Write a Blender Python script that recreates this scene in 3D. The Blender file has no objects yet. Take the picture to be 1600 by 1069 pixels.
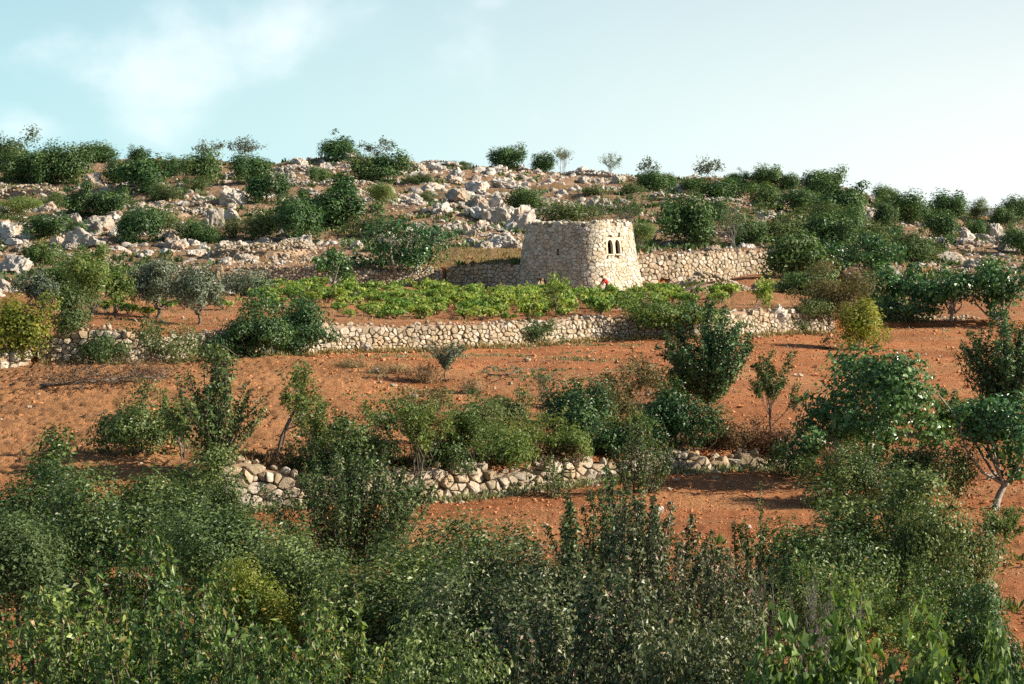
import bpy, math, random
import numpy as np
from mathutils import Vector, geometry

# ------------------------------------------------------------------ camera, sky, sun, exposure
SC = bpy.context.scene
COL = SC.collection
F = 3780.0                      # focal length in photo pixels (1600 wide)
PITCH = math.atan(201.5 / F)    # the camera looks a little downhill
CP, SP = math.cos(PITCH), math.sin(PITCH)
cam = bpy.data.cameras.new('camera')
cam.sensor_width = 36.0
cam.lens = 36.0 * F / 1600.0
cam.clip_start = 0.5
cam.clip_end = 12000.0
camo = bpy.data.objects.new('camera', cam)
camo.location = (0, 0, 0)
camo.rotation_euler = (math.pi / 2 - PITCH, 0, 0)
COL.objects.link(camo)
SC.camera = camo

SUN_EL = math.radians(27.0)
SUN_AZ = math.radians(94.0)    # clockwise from the view direction: from the right and a little behind the camera

def ramp(nt, stops, interp='LINEAR'):
    r = nt.nodes.new('ShaderNodeValToRGB')
    r.color_ramp.interpolation = interp
    els = r.color_ramp.elements
    while len(els) < len(stops):
        els.new(0.5)
    for e, (p, c) in zip(els, stops):
        e.position = p
        e.color = (c[0], c[1], c[2], 1.0) if not isinstance(c, (int, float)) else (c, c, c, 1.0)
    return r

def build_world():
    w = bpy.data.worlds.new('World')
    SC.world = w
    w.use_nodes = True
    nt = w.node_tree
    nt.nodes.clear()
    L = nt.links.new
    out = nt.nodes.new('ShaderNodeOutputWorld')
    bg = nt.nodes.new('ShaderNodeBackground')
    bg.inputs['Strength'].default_value = 0.05
    sky = nt.nodes.new('ShaderNodeTexSky')
    sky.sky_type = 'NISHITA'
    sky.sun_disc = False
    sky.sun_elevation = SUN_EL
    sky.sun_rotation = SUN_AZ
    sky.altitude = 300
    sky.air_density = 1.0
    sky.dust_density = 0.6
    sky.ozone_density = 2.0
    tc = nt.nodes.new('ShaderNodeTexCoord')
    mp = nt.nodes.new('ShaderNodeMapping')
    mp.inputs['Location'].default_value = (0.62, 0.0, 0.13)
    mp.inputs['Scale'].default_value = (14, 14, 22.0)
    L(tc.outputs['Generated'], mp.inputs['Vector'])
    n1 = nt.nodes.new('ShaderNodeTexNoise')
    n1.inputs['Scale'].default_value = 1.0
    n1.inputs['Detail'].default_value = 7.0
    n1.inputs['Roughness'].default_value = 0.5
    n1.inputs['Distortion'].default_value = 0.2
    L(mp.outputs['Vector'], n1.inputs['Vector'])
    sep = nt.nodes.new('ShaderNodeSeparateXYZ')
    L(tc.outputs['Generated'], sep.inputs[0])
    def mth(op, x, y=None):
        m = nt.nodes.new('ShaderNodeMath')
        m.operation = op
        for i_, v in enumerate((x, y)):
            if v is None: continue
            if isinstance(v, (int, float)): m.inputs[i_].default_value = v
            else: L(v, m.inputs[i_])
        return m.outputs[0]
    def puff(cx, cz, rx, rz, amt):
        dx = mth('DIVIDE', mth('SUBTRACT', sep.outputs['X'], cx), rx)
        dz = mth('DIVIDE', mth('SUBTRACT', sep.outputs['Z'], cz), rz)
        q = mth('SUBTRACT', 1.0, mth('ADD', mth('MULTIPLY', dx, dx), mth('MULTIPLY', dz, dz)))
        return mth('MULTIPLY', mth('MAXIMUM', q, 0.0), amt)
    cover = None
    for c in ((-0.150, 0.070, 0.062, 0.042, 0.9), (-0.095, 0.076, 0.065, 0.034, 0.72), (-0.19, 0.036, 0.036, 0.014, 0.7), (-0.150, 0.040, 0.045, 0.022, 0.5),
              (-0.02, 0.072, 0.035, 0.03, 0.35), (0.125, 0.088, 0.04, 0.012, 0.4), (0.02, 0.036, 0.03, 0.008, 0.3)):
        p = puff(*c)
        cover = p if cover is None else mth('MAXIMUM', cover, p)
    # cloud bank: the puffs break up along the noise; scattered thin cloud over the rest of the sky
    dens = mth('ADD', mth('MULTIPLY', cover, 0.56), mth('SUBTRACT', mth('MULTIPLY', n1.outputs['Fac'], 1.5), 0.88))
    r1 = ramp(nt, [(0.0, 0.0), (0.58, 0.85)], 'EASE')
    L(dens, r1.inputs['Fac'])
    veil = nt.nodes.new('ShaderNodeMixRGB')
    # haze thick at the horizon and thinning overhead
    up = mth('MAXIMUM', sep.outputs['Z'], 0.0)
    hz = mth('ADD', 0.06, mth('MULTIPLY', mth('POWER', 2.718, mth('MULTIPLY', up, -7.5)), 0.66))
    L(hz, veil.inputs['Fac'])
    # the haze whitens towards the sun
    sd = (math.cos(SUN_EL) * math.sin(SUN_AZ), math.cos(SUN_EL) * math.cos(SUN_AZ), math.sin(SUN_EL))
    dt = mth('ADD', mth('ADD', mth('MULTIPLY', sep.outputs['X'], sd[0]), mth('MULTIPLY', sep.outputs['Y'], sd[1])), mth('MULTIPLY', sep.outputs['Z'], sd[2]))
    gl = nt.nodes.new('ShaderNodeMapRange')
    gl.interpolation_type = 'SMOOTHSTEP'
    gl.inputs['From Min'].default_value = -0.32
    gl.inputs['From Max'].default_value = 0.24
    L(dt, gl.inputs['Value'])
    hc = nt.nodes.new('ShaderNodeMixRGB')
    hc.inputs['Color1'].default_value = (5.0, 9.9, 11.4, 1)
    hc.inputs['Color2'].default_value = (12.8, 13.4, 13.3, 1)
    L(gl.outputs['Result'], hc.inputs['Fac'])
    L(hc.outputs['Color'], veil.inputs['Color2'])
    L(sky.outputs['Color'], veil.inputs['Color1'])
    mix = nt.nodes.new('ShaderNodeMixRGB')
    mix.inputs['Color2'].default_value = (10.4, 11.2, 11.4, 1)
    L(r1.outputs['Color'], mix.inputs['Fac'])
    L(veil.outputs['Color'], mix.inputs['Color1'])
    L(mix.outputs['Color'], bg.inputs['Color'])
    L(bg.outputs['Background'], out.inputs['Surface'])
build_world()

sun = bpy.data.lights.new('sun', 'SUN')
sun.energy = 5.0
sun.angle = math.radians(0.5)
sun.color = (1.0, 0.88, 0.72)
suno = bpy.data.objects.new('sun', sun)
sdir = Vector((math.cos(SUN_EL) * math.sin(SUN_AZ), math.cos(SUN_EL) * math.cos(SUN_AZ), math.sin(SUN_EL)))
suno.rotation_euler = sdir.to_track_quat('Z', 'Y').to_euler()
suno.location = (60, -10, 60)
COL.objects.link(suno)

SC.view_settings.view_transform = 'Standard'
SC.view_settings.look = 'None'
SC.view_settings.gamma = 1.0
SC.view_settings.exposure = 1.12
SC.view_settings.use_curve_mapping = False
SC.cycles.use_denoising = False
SC.cycles.max_bounces = 5
SC.cycles.diffuse_bounces = 2
SC.cycles.glossy_bounces = 2
SC.cycles.transmission_bounces = 3
SC.cycles.transparent_max_bounces = 4
SC.cycles.caustics_reflective = False
SC.cycles.caustics_refractive = False

# ------------------------------------------------------------------ helpers
def ray(px, py):
    v = (534.5 - py) / F
    return (px - 800.0) / F, CP + v * SP, -SP + v * CP

def at(px, py, d):
    a, b, c = ray(px, py)
    return Vector((d * a / b, d, d * c / b))

def pix(x, y, z):
    dep = y * CP - z * SP
    v = y * SP + z * CP
    return 800.0 + F * x / dep, 534.5 - F * v / dep

def zpy(py, d):
    v = (534.5 - np.asarray(py, float)) / F
    return d * (-SP + v * CP) / (CP + v * SP)

def hsh(ix, iy, iz, seed):
    h = (ix.astype(np.int64) * 374761393 + iy.astype(np.int64) * 668265263 + iz.astype(np.int64) * 2147483647 + seed * 974711) & 0xffffffff
    h = ((h ^ (h >> 13)) * 1274126177) & 0xffffffff
    h = ((h ^ (h >> 16)) * 2246822519) & 0xffffffff
    return ((h ^ (h >> 15)) & 0xffffff) / float(0xffffff)

def vn3(p, seed=0):
    p = np.asarray(p, float)
    i = np.floor(p).astype(np.int64)
    f = p - i
    f = f * f * (3 - 2 * f)
    o = 0
    for a in (0, 1):
        wx = f[..., 0] if a else 1 - f[..., 0]
        for b in (0, 1):
            wy = f[..., 1] if b else 1 - f[..., 1]
            for c in (0, 1):
                wz = f[..., 2] if c else 1 - f[..., 2]
                o = o + wx * wy * wz * hsh(i[..., 0] + a, i[..., 1] + b, i[..., 2] + c, seed)
    return o * 2 - 1

def vn2(x, y, seed=0):
    x = np.asarray(x, float); y = np.asarray(y, float)
    ix = np.floor(x).astype(np.int64); iy = np.floor(y).astype(np.int64)
    fx = x - ix; fy = y - iy
    fx = fx * fx * (3 - 2 * fx); fy = fy * fy * (3 - 2 * fy)
    z = np.zeros_like(ix)
    a = hsh(ix, iy, z, seed); b = hsh(ix + 1, iy, z, seed); c = hsh(ix, iy + 1, z, seed); d = hsh(ix + 1, iy + 1, z, seed)
    return (a * (1 - fx) * (1 - fy) + b * fx * (1 - fy) + c * (1 - fx) * fy + d * fx * fy) * 2 - 1

def np_mesh(name, V, Fc, attrs=None, smooth=False, mat=None):
    V = np.ascontiguousarray(V, dtype=np.float32)
    Fc = np.ascontiguousarray(Fc, dtype=np.int32)
    me = bpy.data.meshes.new(name)
    me.vertices.add(len(V))
    me.vertices.foreach_set('co', V.ravel())
    m, k = Fc.shape
    me.loops.add(m * k)
    me.loops.foreach_set('vertex_index', Fc.ravel())
    me.polygons.add(m)
    me.polygons.foreach_set('loop_start', np.arange(0, m * k, k, dtype=np.int32))
    me.polygons.foreach_set('use_smooth', np.full(m, smooth, dtype=bool))
    for nm, (typ, arr) in (attrs or {}).items():
        at_ = me.attributes.new(nm, typ, 'POINT')
        key = 'value' if typ == 'FLOAT' else 'color'
        at_.data.foreach_set(key, np.ascontiguousarray(arr, dtype=np.float32).ravel())
    me.update(calc_edges=True)
    if mat:
        me.materials.append(mat)
    return me

def link(name, me, parent=None, loc=None, kind=None):
    o = bpy.data.objects.new(name, me)
    COL.objects.link(o)
    if parent is not None:
        o.parent = parent
    if loc is not None:
        o.location = loc
    if kind:
        o['kind'] = kind
    return o

def thing(name, label, cat, loc=(0, 0, 0), rz=0.0, group=None, scale=None):
    o = bpy.data.objects.new(name, None)
    o.empty_display_size = 0.3
    COL.objects.link(o)
    o.location = loc
    o.rotation_euler = (0, 0, rz)
    if scale is not None:
        o.scale = scale
    o['label'] = label
    o['category'] = cat
    if group:
        o['group'] = group
    return o

# ------------------------------------------------------------------ materials
def new_mat(name):
    m = bpy.data.materials.new(name)
    m.use_nodes = True
    nt = m.node_tree
    nt.nodes.clear()
    out = nt.nodes.new('ShaderNodeOutputMaterial')
    return m, nt, nt.links.new, out

def N(nt, typ, **kw):
    n = nt.nodes.new(typ)
    for k, v in kw.items():
        if k in n.inputs:
            n.inputs[k].default_value = v
        else:
            setattr(n, k, v)
    return n

def leaf_mat(name, cols, rough=0.45, trans=0.16, spec=0.5, hue=0.02, odd=None):
    """cols: dark, middle, light leaf colours picked by a random number per leaf; odd: colour of the few turned leaves."""
    m, nt, L, out = new_mat(name)
    at_ = N(nt, 'ShaderNodeAttribute', attribute_name='var')
    oi = N(nt, 'ShaderNodeObjectInfo')
    stops = [(0.0, cols[0]), (0.45, cols[1]), (0.88, cols[2])]
    if odd:
        stops += [(0.95, odd), (1.0, odd)]
    r = ramp(nt, stops)
    L(at_.outputs['Fac'], r.inputs['Fac'])
    hs = N(nt, 'ShaderNodeHueSaturation', Saturation=1.0)
    mr = N(nt, 'ShaderNodeMapRange')
    mr.inputs['To Min'].default_value = 0.5 - hue
    mr.inputs['To Max'].default_value = 0.5 + hue
    L(oi.outputs['Random'], mr.inputs['Value'])
    L(mr.outputs['Result'], hs.inputs['Hue'])
    mv = N(nt, 'ShaderNodeMapRange')
    mv.inputs['To Min'].default_value = 1.18
    mv.inputs['To Max'].default_value = 0.82
    L(oi.outputs['Random'], mv.inputs['Value'])
    L(mv.outputs['Result'], hs.inputs['Value'])
    L(r.outputs['Color'], hs.inputs['Color'])
    p = N(nt, 'ShaderNodeBsdfPrincipled', Roughness=rough)
    p.inputs['Specular IOR Level'].default_value = spec * 0.6
    L(hs.outputs['Color'], p.inputs['Base Color'])
    t = N(nt, 'ShaderNodeBsdfTranslucent')
    g = N(nt, 'ShaderNodeMixRGB', blend_type='MULTIPLY')
    g.inputs['Fac'].default_value = 1.0
    g.inputs['Color2'].default_value = (1.5, 1.6, 0.7, 1)
    L(hs.outputs['Color'], g.inputs['Color1'])
    L(g.outputs['Color'], t.inputs['Color'])
    mx = N(nt, 'ShaderNodeMixShader', Fac=trans)
    mx.inputs[0].default_value = trans
    L(p.outputs[0], mx.inputs[1])
    L(t.outputs[0], mx.inputs[2])
    L(mx.outputs[0], out.inputs['Surface'])
    return m

def stone_mat(name, c1, c2, c3, scale=2.0, bump=0.5, lich=0.35, warm=None):
    m, nt, L, out = new_mat(name)
    tc = N(nt, 'ShaderNodeTexCoord')
    geo = N(nt, 'ShaderNodeNewGeometry')
    oi = N(nt, 'ShaderNodeObjectInfo')
    n1 = N(nt, 'ShaderNodeTexNoise', Scale=scale, Detail=8.0, Roughness=0.65)
    L(geo.outputs['Position'], n1.inputs['Vector'])
    r1 = ramp(nt, [(0.3, c1), (0.5, c2), (0.7, c3)])
    L(n1.outputs['Fac'], r1.inputs['Fac'])
    # one tone per stone
    var = N(nt, 'ShaderNodeAttribute', attribute_name='var')
    add = N(nt, 'ShaderNodeMath', operation='ADD')
    L(oi.outputs['Random'], add.inputs[0])
    L(var.outputs['Fac'], add.inputs[1])
    fr = N(nt, 'ShaderNodeMath', operation='FRACT')
    L(add.outputs[0], fr.inputs[0])
    mv = N(nt, 'ShaderNodeMapRange')
    mv.inputs['To Min'].default_value = 0.72
    mv.inputs['To Max'].default_value = 1.2
    L(fr.outputs[0], mv.inputs['Value'])
    hs = N(nt, 'ShaderNodeHueSaturation')
    L(mv.outputs['Result'], hs.inputs['Value'])
    ms = N(nt, 'ShaderNodeMapRange')
    ms.inputs['To Min'].default_value = 1.35
    ms.inputs['To Max'].default_value = 0.7
    L(fr.outputs[0], ms.inputs['Value'])
    L(ms.outputs['Result'], hs.inputs['Saturation'])
    L(r1.outputs['Color'], hs.inputs['Color'])
    # grey lichen and red earth stains with shapes of their own
    n2 = N(nt, 'ShaderNodeTexNoise', Scale=scale * 2.3, Detail=6.0, Roughness=0.7)
    L(geo.outputs['Position'], n2.inputs['Vector'])
    r2 = ramp(nt, [(0.52, 0.0), (0.62, lich)])
    L(n2.outputs['Fac'], r2.inputs['Fac'])
    mx = N(nt, 'ShaderNodeMixRGB')
    mx.inputs['Color2'].default_value = (0.17, 0.165, 0.14, 1)
    L(r2.outputs['Color'], mx.inputs['Fac'])
    L(hs.outputs['Color'], mx.inputs['Color1'])
    last = mx
    if warm:
        n3 = N(nt, 'ShaderNodeTexNoise', Scale=scale * 0.35, Detail=4.0)
        L(geo.outputs['Position'], n3.inputs['Vector'])
        r3 = ramp(nt, [(0.5, 0.0), (0.66, 0.6)])
        L(n3.outputs['Fac'], r3.inputs['Fac'])
        m3 = N(nt, 'ShaderNodeMixRGB')
        m3.inputs['Color2'].default_value = (*warm, 1)
        L(r3.outputs['Color'], m3.inputs['Fac'])
        L(mx.outputs['Color'], m3.inputs['Color1'])
        last = m3
    p = N(nt, 'ShaderNodeBsdfPrincipled', Roughness=0.9)
    p.inputs['Specular IOR Level'].default_value = 0.2
    L(last.outputs['Color'], p.inputs['Base Color'])
    nb = N(nt, 'ShaderNodeTexNoise', Scale=scale * 4.0, Detail=6.0, Roughness=0.7)
    L(geo.outputs['Position'], nb.inputs['Vector'])
    b = N(nt, 'ShaderNodeBump', Strength=bump, Distance=0.12)
    L(nb.outputs['Fac'], b.inputs['Height'])
    L(b.outputs['Normal'], p.inputs['Normal'])
    L(p.outputs[0], out.inputs['Surface'])
    return m

def plain_mat(name, c1, c2, scale=6.0, rough=0.85, bump=0.3, spec=0.25):
    m, nt, L, out = new_mat(name)
    geo = N(nt, 'ShaderNodeNewGeometry')
    n1 = N(nt, 'ShaderNodeTexNoise', Scale=scale, Detail=6.0, Roughness=0.6)
    L(geo.outputs['Position'], n1.inputs['Vector'])
    r = ramp(nt, [(0.3, c1), (0.7, c2)])
    L(n1.outputs['Fac'], r.inputs['Fac'])
    p = N(nt, 'ShaderNodeBsdfPrincipled', Roughness=rough)
    p.inputs['Specular IOR Level'].default_value = spec
    L(r.outputs['Color'], p.inputs['Base Color'])
    b = N(nt, 'ShaderNodeBump', Strength=bump, Distance=0.03)
    L(n1.outputs['Fac'], b.inputs['Height'])
    L(b.outputs['Normal'], p.inputs['Normal'])
    L(p.outputs[0], out.inputs['Surface'])
    return m

def soil_mat():
    m, nt, L, out = new_mat('soil')
    geo = N(nt, 'ShaderNodeNewGeometry')
    zone = N(nt, 'ShaderNodeAttribute', attribute_name='zone')   # R ploughed and dry, G stony hill, B withered grass
    sep = N(nt, 'ShaderNodeSeparateColor')
    L(zone.outputs['Color'], sep.inputs['Color'])
    big = N(nt, 'ShaderNodeTexNoise', Scale=0.16, Detail=6.0, Roughness=0.6)
    mid = N(nt, 'ShaderNodeTexNoise', Scale=1.6, Detail=8.0, Roughness=0.7)
    fin = N(nt, 'ShaderNodeTexNoise', Scale=9.0, Detail=6.0, Roughness=0.75)
    for n in (big, mid, fin):
        L(geo.outputs['Position'], n.inputs['Vector'])
    red = ramp(nt, [(0.3, (0.32, 0.115, 0.045)), (0.5, (0.48, 0.19, 0.077)), (0.7, (0.57, 0.26, 0.12))])
    L(mid.outputs['Fac'], red.inputs['Fac'])
    dry = ramp(nt, [(0.32, (0.36, 0.15, 0.06)), (0.5, (0.50, 0.25, 0.11)), (0.68, (0.60, 0.36, 0.18))])
    L(fin.outputs['Fac'], dry.inputs['Fac'])
    hill = ramp(nt, [(0.3, (0.19, 0.11, 0.062)), (0.45, (0.30, 0.18, 0.105)), (0.56, (0.35, 0.24, 0.155)), (0.7, (0.41, 0.34, 0.265))])
    L(mid.outputs['Fac'], hill.inputs['Fac'])
    grs = ramp(nt, [(0.35, (0.16, 0.115, 0.05)), (0.6, (0.32, 0.21, 0.09))])
    L(fin.outputs['Fac'], grs.inputs['Fac'])
    cur = red.outputs['Color']
    for src, ch in ((dry, 'Red'), (hill, 'Green'), (grs, 'Blue')):
        mx = N(nt, 'ShaderNodeMixRGB')
        L(sep.outputs[ch], mx.inputs['Fac'])
        L(cur, mx.inputs['Color1'])
        L(src.outputs['Color'], mx.inputs['Color2'])
        cur = mx.outputs['Color']
    tone = ramp(nt, [(0.3, 0.66), (0.7, 1.14)])
    L(big.outputs['Fac'], tone.inputs['Fac'])
    mul = N(nt, 'ShaderNodeMixRGB', blend_type='MULTIPLY')
    mul.inputs['Fac'].default_value = 1.0
    L(cur, mul.inputs['Color1'])
    L(tone.outputs['Color'], mul.inputs['Color2'])
    dust = N(nt, 'ShaderNodeTexNoise', Scale=0.45, Detail=7.0, Roughness=0.65)      # patches of paler, dustier earth
    mpd = N(nt, 'ShaderNodeMapping')
    mpd.inputs['Scale'].default_value = (0.6, 1.5, 1.0)
    L(geo.outputs['Position'], mpd.inputs['Vector'])
    L(mpd.outputs['Vector'], dust.inputs['Vector'])
    rd = ramp(nt, [(0.5, 0.0), (0.68, 0.32)])
    L(dust.outputs['Fac'], rd.inputs['Fac'])
    md = N(nt, 'ShaderNodeMixRGB')
    md.inputs['Color2'].default_value = (0.40, 0.24, 0.135, 1)
    L(rd.outputs['Color'], md.inputs['Fac'])
    L(mul.outputs['Color'], md.inputs['Color1'])
    p = N(nt, 'ShaderNodeBsdfPrincipled', Roughness=0.95)
    p.inputs['Specular IOR Level'].default_value = 0.1
    L(md.outputs['Color'], p.inputs['Base Color'])
    ad = N(nt, 'ShaderNodeMath', operation='ADD')
    L(mid.outputs['Fac'], ad.inputs[0])
    L(fin.outputs['Fac'], ad.inputs[1])
    b = N(nt, 'ShaderNodeBump', Strength=1.0, Distance=0.28)
    L(ad.outputs[0], b.inputs['Height'])
    L(b.outputs['Normal'], p.inputs['Normal'])
    L(p.outputs[0], out.inputs['Surface'])
    return m

M = {}
M['soil'] = soil_mat()
M['clod'] = plain_mat('clod', (0.32, 0.125, 0.05), (0.50, 0.225, 0.10), 0.8)
M['rock'] = stone_mat('limestone', (0.26, 0.24, 0.20), (0.43, 0.395, 0.34), (0.57, 0.53, 0.475), 1.3, 0.9, 0.55, (0.45, 0.29, 0.18))
M['wall'] = stone_mat('field_stone', (0.27, 0.225, 0.16), (0.40, 0.335, 0.245), (0.53, 0.455, 0.345), 2.2, 0.6, 0.5, (0.47, 0.34, 0.21))
M['tower'] = stone_mat('tower_stone', (0.34, 0.31, 0.25), (0.48, 0.435, 0.345), (0.60, 0.55, 0.445), 2.2, 0.6, 0.35, (0.50, 0.40, 0.28))
M['core'] = plain_mat('packed_earth', (0.20, 0.135, 0.085), (0.32, 0.23, 0.155), 3.0)
M['plaster'] = plain_mat('lime_plaster', (0.46, 0.39, 0.28), (0.56, 0.49, 0.37), 3.0, 0.9, 0.2)
M['bark'] = plain_mat('bark', (0.075, 0.06, 0.045), (0.17, 0.145, 0.115), 14.0, 0.9, 0.8)
M['pale_bark'] = plain_mat('pale_bark', (0.16, 0.15, 0.13), (0.34, 0.32, 0.28), 10.0, 0.85, 0.6)
M['straw'] = leaf_mat('straw', [(0.20, 0.13, 0.06), (0.30, 0.20, 0.10), (0.38, 0.28, 0.16)], 0.7, 0.2, 0.2)
M['weed'] = leaf_mat('weed', [(0.13, 0.15, 0.075), (0.19, 0.205, 0.11), (0.27, 0.27, 0.16)], 0.6, 0.2, 0.3)
M['dead'] = leaf_mat('dead_leaves', [(0.06, 0.035, 0.02), (0.12, 0.065, 0.035), (0.20, 0.12, 0.07)], 0.7, 0.1, 0.2)
M['oak'] = leaf_mat('evergreen_leaves', [(0.019, 0.050, 0.016), (0.050, 0.106, 0.031), (0.132, 0.210, 0.066)], 0.5, 0.18)
M['scrub'] = leaf_mat('scrub_leaves', [(0.05, 0.08, 0.028), (0.09, 0.13, 0.045), (0.15, 0.19, 0.08)], 0.6, 0.18, 0.3, 0.025)
M['olive'] = leaf_mat('olive_leaves', [(0.05, 0.075, 0.045), (0.095, 0.125, 0.075), (0.19, 0.22, 0.15)], 0.45, 0.12)
M['pale'] = leaf_mat('pale_green_leaves', [(0.045, 0.085, 0.02), (0.095, 0.155, 0.038), (0.18, 0.24, 0.075)], 0.5, 0.25, 0.4, 0.02, (0.26, 0.20, 0.07))
M['fig'] = leaf_mat('fig_leaves', [(0.017, 0.050, 0.015), (0.046, 0.116, 0.035), (0.132, 0.237, 0.083)], 0.34, 0.16, 0.65)
M['citrus'] = leaf_mat('glossy_leaves', [(0.012, 0.036, 0.011), (0.032, 0.082, 0.024), (0.105, 0.18, 0.058)], 0.42, 0.15, 0.5)
M['gold'] = leaf_mat('yellowing_leaves', [(0.075, 0.115, 0.018), (0.17, 0.205, 0.032), (0.32, 0.3, 0.055)], 0.5, 0.3, 0.4, 0.015, (0.48, 0.30, 0.06))
M['vine'] = leaf_mat('vine_leaves', [(0.070, 0.140, 0.024), (0.167, 0.270, 0.052), (0.302, 0.378, 0.097)], 0.5, 0.28, 0.4, 0.025, (0.33, 0.29, 0.09))
M['rust'] = leaf_mat('rust_tinged_leaves', [(0.07, 0.075, 0.03), (0.13, 0.115, 0.05), (0.20, 0.16, 0.075)], 0.6, 0.2, 0.3, 0.02, (0.26, 0.13, 0.06))
M['shrub'] = leaf_mat('shrub_leaves', [(0.018, 0.038, 0.011), (0.055, 0.096, 0.027), (0.185, 0.245, 0.08)], 0.45, 0.2, 0.5, 0.02, (0.16, 0.15, 0.06))
M['broad'] = leaf_mat('broad_leaves', [(0.022, 0.05, 0.01), (0.068, 0.125, 0.028), (0.21, 0.28, 0.08)], 0.45, 0.24, 0.5, 0.015, (0.24, 0.18, 0.06))
M['plum'] = leaf_mat('purplish_leaves', [(0.018, 0.034, 0.012), (0.055, 0.083, 0.03), (0.215, 0.225, 0.12)], 0.42, 0.14, 0.5, 0.02, (0.30, 0.19, 0.14))
M['red'] = plain_mat('red_cloth', (0.55, 0.035, 0.03), (0.70, 0.06, 0.045), 20.0, 0.8, 0.2)
M['denim'] = plain_mat('denim', (0.06, 0.07, 0.12), (0.10, 0.115, 0.18), 20.0)
M['skin'] = plain_mat('skin', (0.33, 0.19, 0.12), (0.38, 0.22, 0.15), 9.0, 0.6, 0.1)
M['hair'] = plain_mat('hair', (0.015, 0.01, 0.008), (0.035, 0.025, 0.02), 30.0, 0.6)
# ------------------------------------------------------------------ terrain: terraces climbing to a stony ridge
def curve(pts):
    a = np.array(pts, float)
    return lambda u: np.interp(u, a[:, 0], a[:, 1])
# picture columns u; distances d of the edges and heights read from the photograph
LWb = curve([(-400, 812), (340, 800), (450, 792), (660, 783), (800, 769), (950, 753), (1060, 740), (1150, 736), (1290, 736), (1400, 742), (2000, 760)])
LWt = curve([(-400, 765), (0, 756), (300, 744), (360, 738), (450, 738), (640, 738), (800, 726), (950, 716), (1060, 703), (1150, 704), (1250, 708), (1310, 726), (1400, 734), (2000, 752)])
dL_ = curve([(-400, 69), (340, 71.5), (660, 74.2), (800, 76.5), (950, 79.3), (1060, 82), (1150, 83), (1290, 84), (2000, 84)])
UWb = curve([(-400, 585), (0, 578), (60, 571), (200, 571), (280, 567), (420, 556), (540, 550), (700, 545), (800, 541), (950, 531), (1100, 527), (1200, 523), (1290, 520), (1420, 513), (1600, 512), (2100, 512)])
UWt = curve([(-400, 568), (0, 558), (60, 532), (140, 518), (270, 527), (420, 519), (500, 508), (600, 512), (700, 508), (800, 505), (950, 496), (1150, 488), (1290, 489), (1330, 505), (1600, 503), (2100, 500)])
dU_ = curve([(-400, 105), (0, 109), (60, 111), (200, 111), (420, 119), (540, 123), (700, 127), (800, 130), (960, 137), (1090, 137.5), (1150, 141), (1290, 147), (1420, 150), (2100, 150)])
Tb = curve([(-400, 450), (0, 446), (200, 441), (340, 440), (560, 446), (700, 451), (830, 456), (900, 459), (990, 455), (1060, 446), (1165, 431), (1240, 428), (1300, 445), (1400, 470), (2100, 480)])
Tt = curve([(-400, 446), (0, 442), (300, 436), (350, 419), (450, 417), (545, 424), (640, 424), (690, 419), (710, 418), (830, 415), (985, 402), (1060, 398), (1165, 393), (1240, 395), (1290, 428), (1400, 466), (2100, 476)])
dT_ = curve([(-400, 186), (560, 190), (700, 193), (840, 189), (905, 191), (985, 194.5), (1060, 197), (1165, 203), (1240, 206), (1300, 200), (1400, 180), (2100, 176)])
RGp = curve([(-400, 268), (0, 264), (130, 256), (230, 252), (400, 250), (480, 246), (560, 250), (640, 256), (760, 263), (830, 268), (1000, 276), (1100, 281), (1200, 288), (1300, 298), (1360, 314), (1420, 330), (1500, 340), (1600, 346), (2100, 352)])
DR = 300.0
CA = [12.0, 25.0, 40.0]

def knots(u):
    dL, dU, dT = dL_(u), dU_(u), dT_(u)
    one = np.ones_like(dL)
    zL0 = zpy(LWb(u), dL); zL1 = zpy(LWt(u), dL + 0.5)
    zU0 = zpy(UWb(u), dU); zU1 = zpy(UWt(u), dU + 0.5)
    zT0 = zpy(Tb(u), dT); zT1 = zpy(Tt(u), dT + 0.6)
    zR = zpy(RGp(u), DR)
    z2 = zpy(np.interp(u, [500, 760], [392, 384]), 212.0)
    z2 = np.minimum(np.maximum(z2, zT1 + 0.25), zT1 + (zR - zT1) * 0.33 + 0.2)
    return [(12 * one, -13.0 * one), (25 * one, -10.2 * one), (40 * one, zL0 - 0.25), (dL, zL0), (dL + 0.5, zL1), (dU, zU0), (dU + 0.5, zU1),
            (dT, zT0), (dT + 0.6, zT1), (np.maximum(212 * one, dT + 4), z2), (DR * one, zR), (325 * one, zR - 1.2), (420 * one, zR - 14), (900 * one, zR - 60), (6000 * one, -130 * one)]

def macro(x, y):
    h = np.clip((y - 190) / 40, 0, 1)
    e = np.clip((320 - y) / 20, 0, 1)
    m = 0.10 * vn2(x / 5.0, y / 5.0, 3) + 0.05 * vn2(x / 1.9, y / 1.9, 4)
    m = m + h * e * (0.75 * vn2(x / 14.0, y / 11.0, 5) + 0.38 * vn2(x / 4.6, y / 3.6, 6) + 0.16 * vn2(x / 1.7, y / 1.7, 7))
    return m

def ground(x, y):
    x = np.asarray(x, float); y = np.asarray(y, float)
    u = 800 + F * x / y
    k = knots(u)
    z = np.full(np.broadcast(x, y).shape, -13.0)
    for (d0, z0), (d1, z1) in zip(k[:-1], k[1:]):
        t = np.clip((y - d0) / np.maximum(d1 - d0, 1e-6), 0, 1)
        z = np.where(y >= d0, z0 + (z1 - z0) * t, z)
    return z + macro(x, y)

def gz(x, y):
    return float(ground(np.array([x]), np.array([y]))[0])

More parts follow.
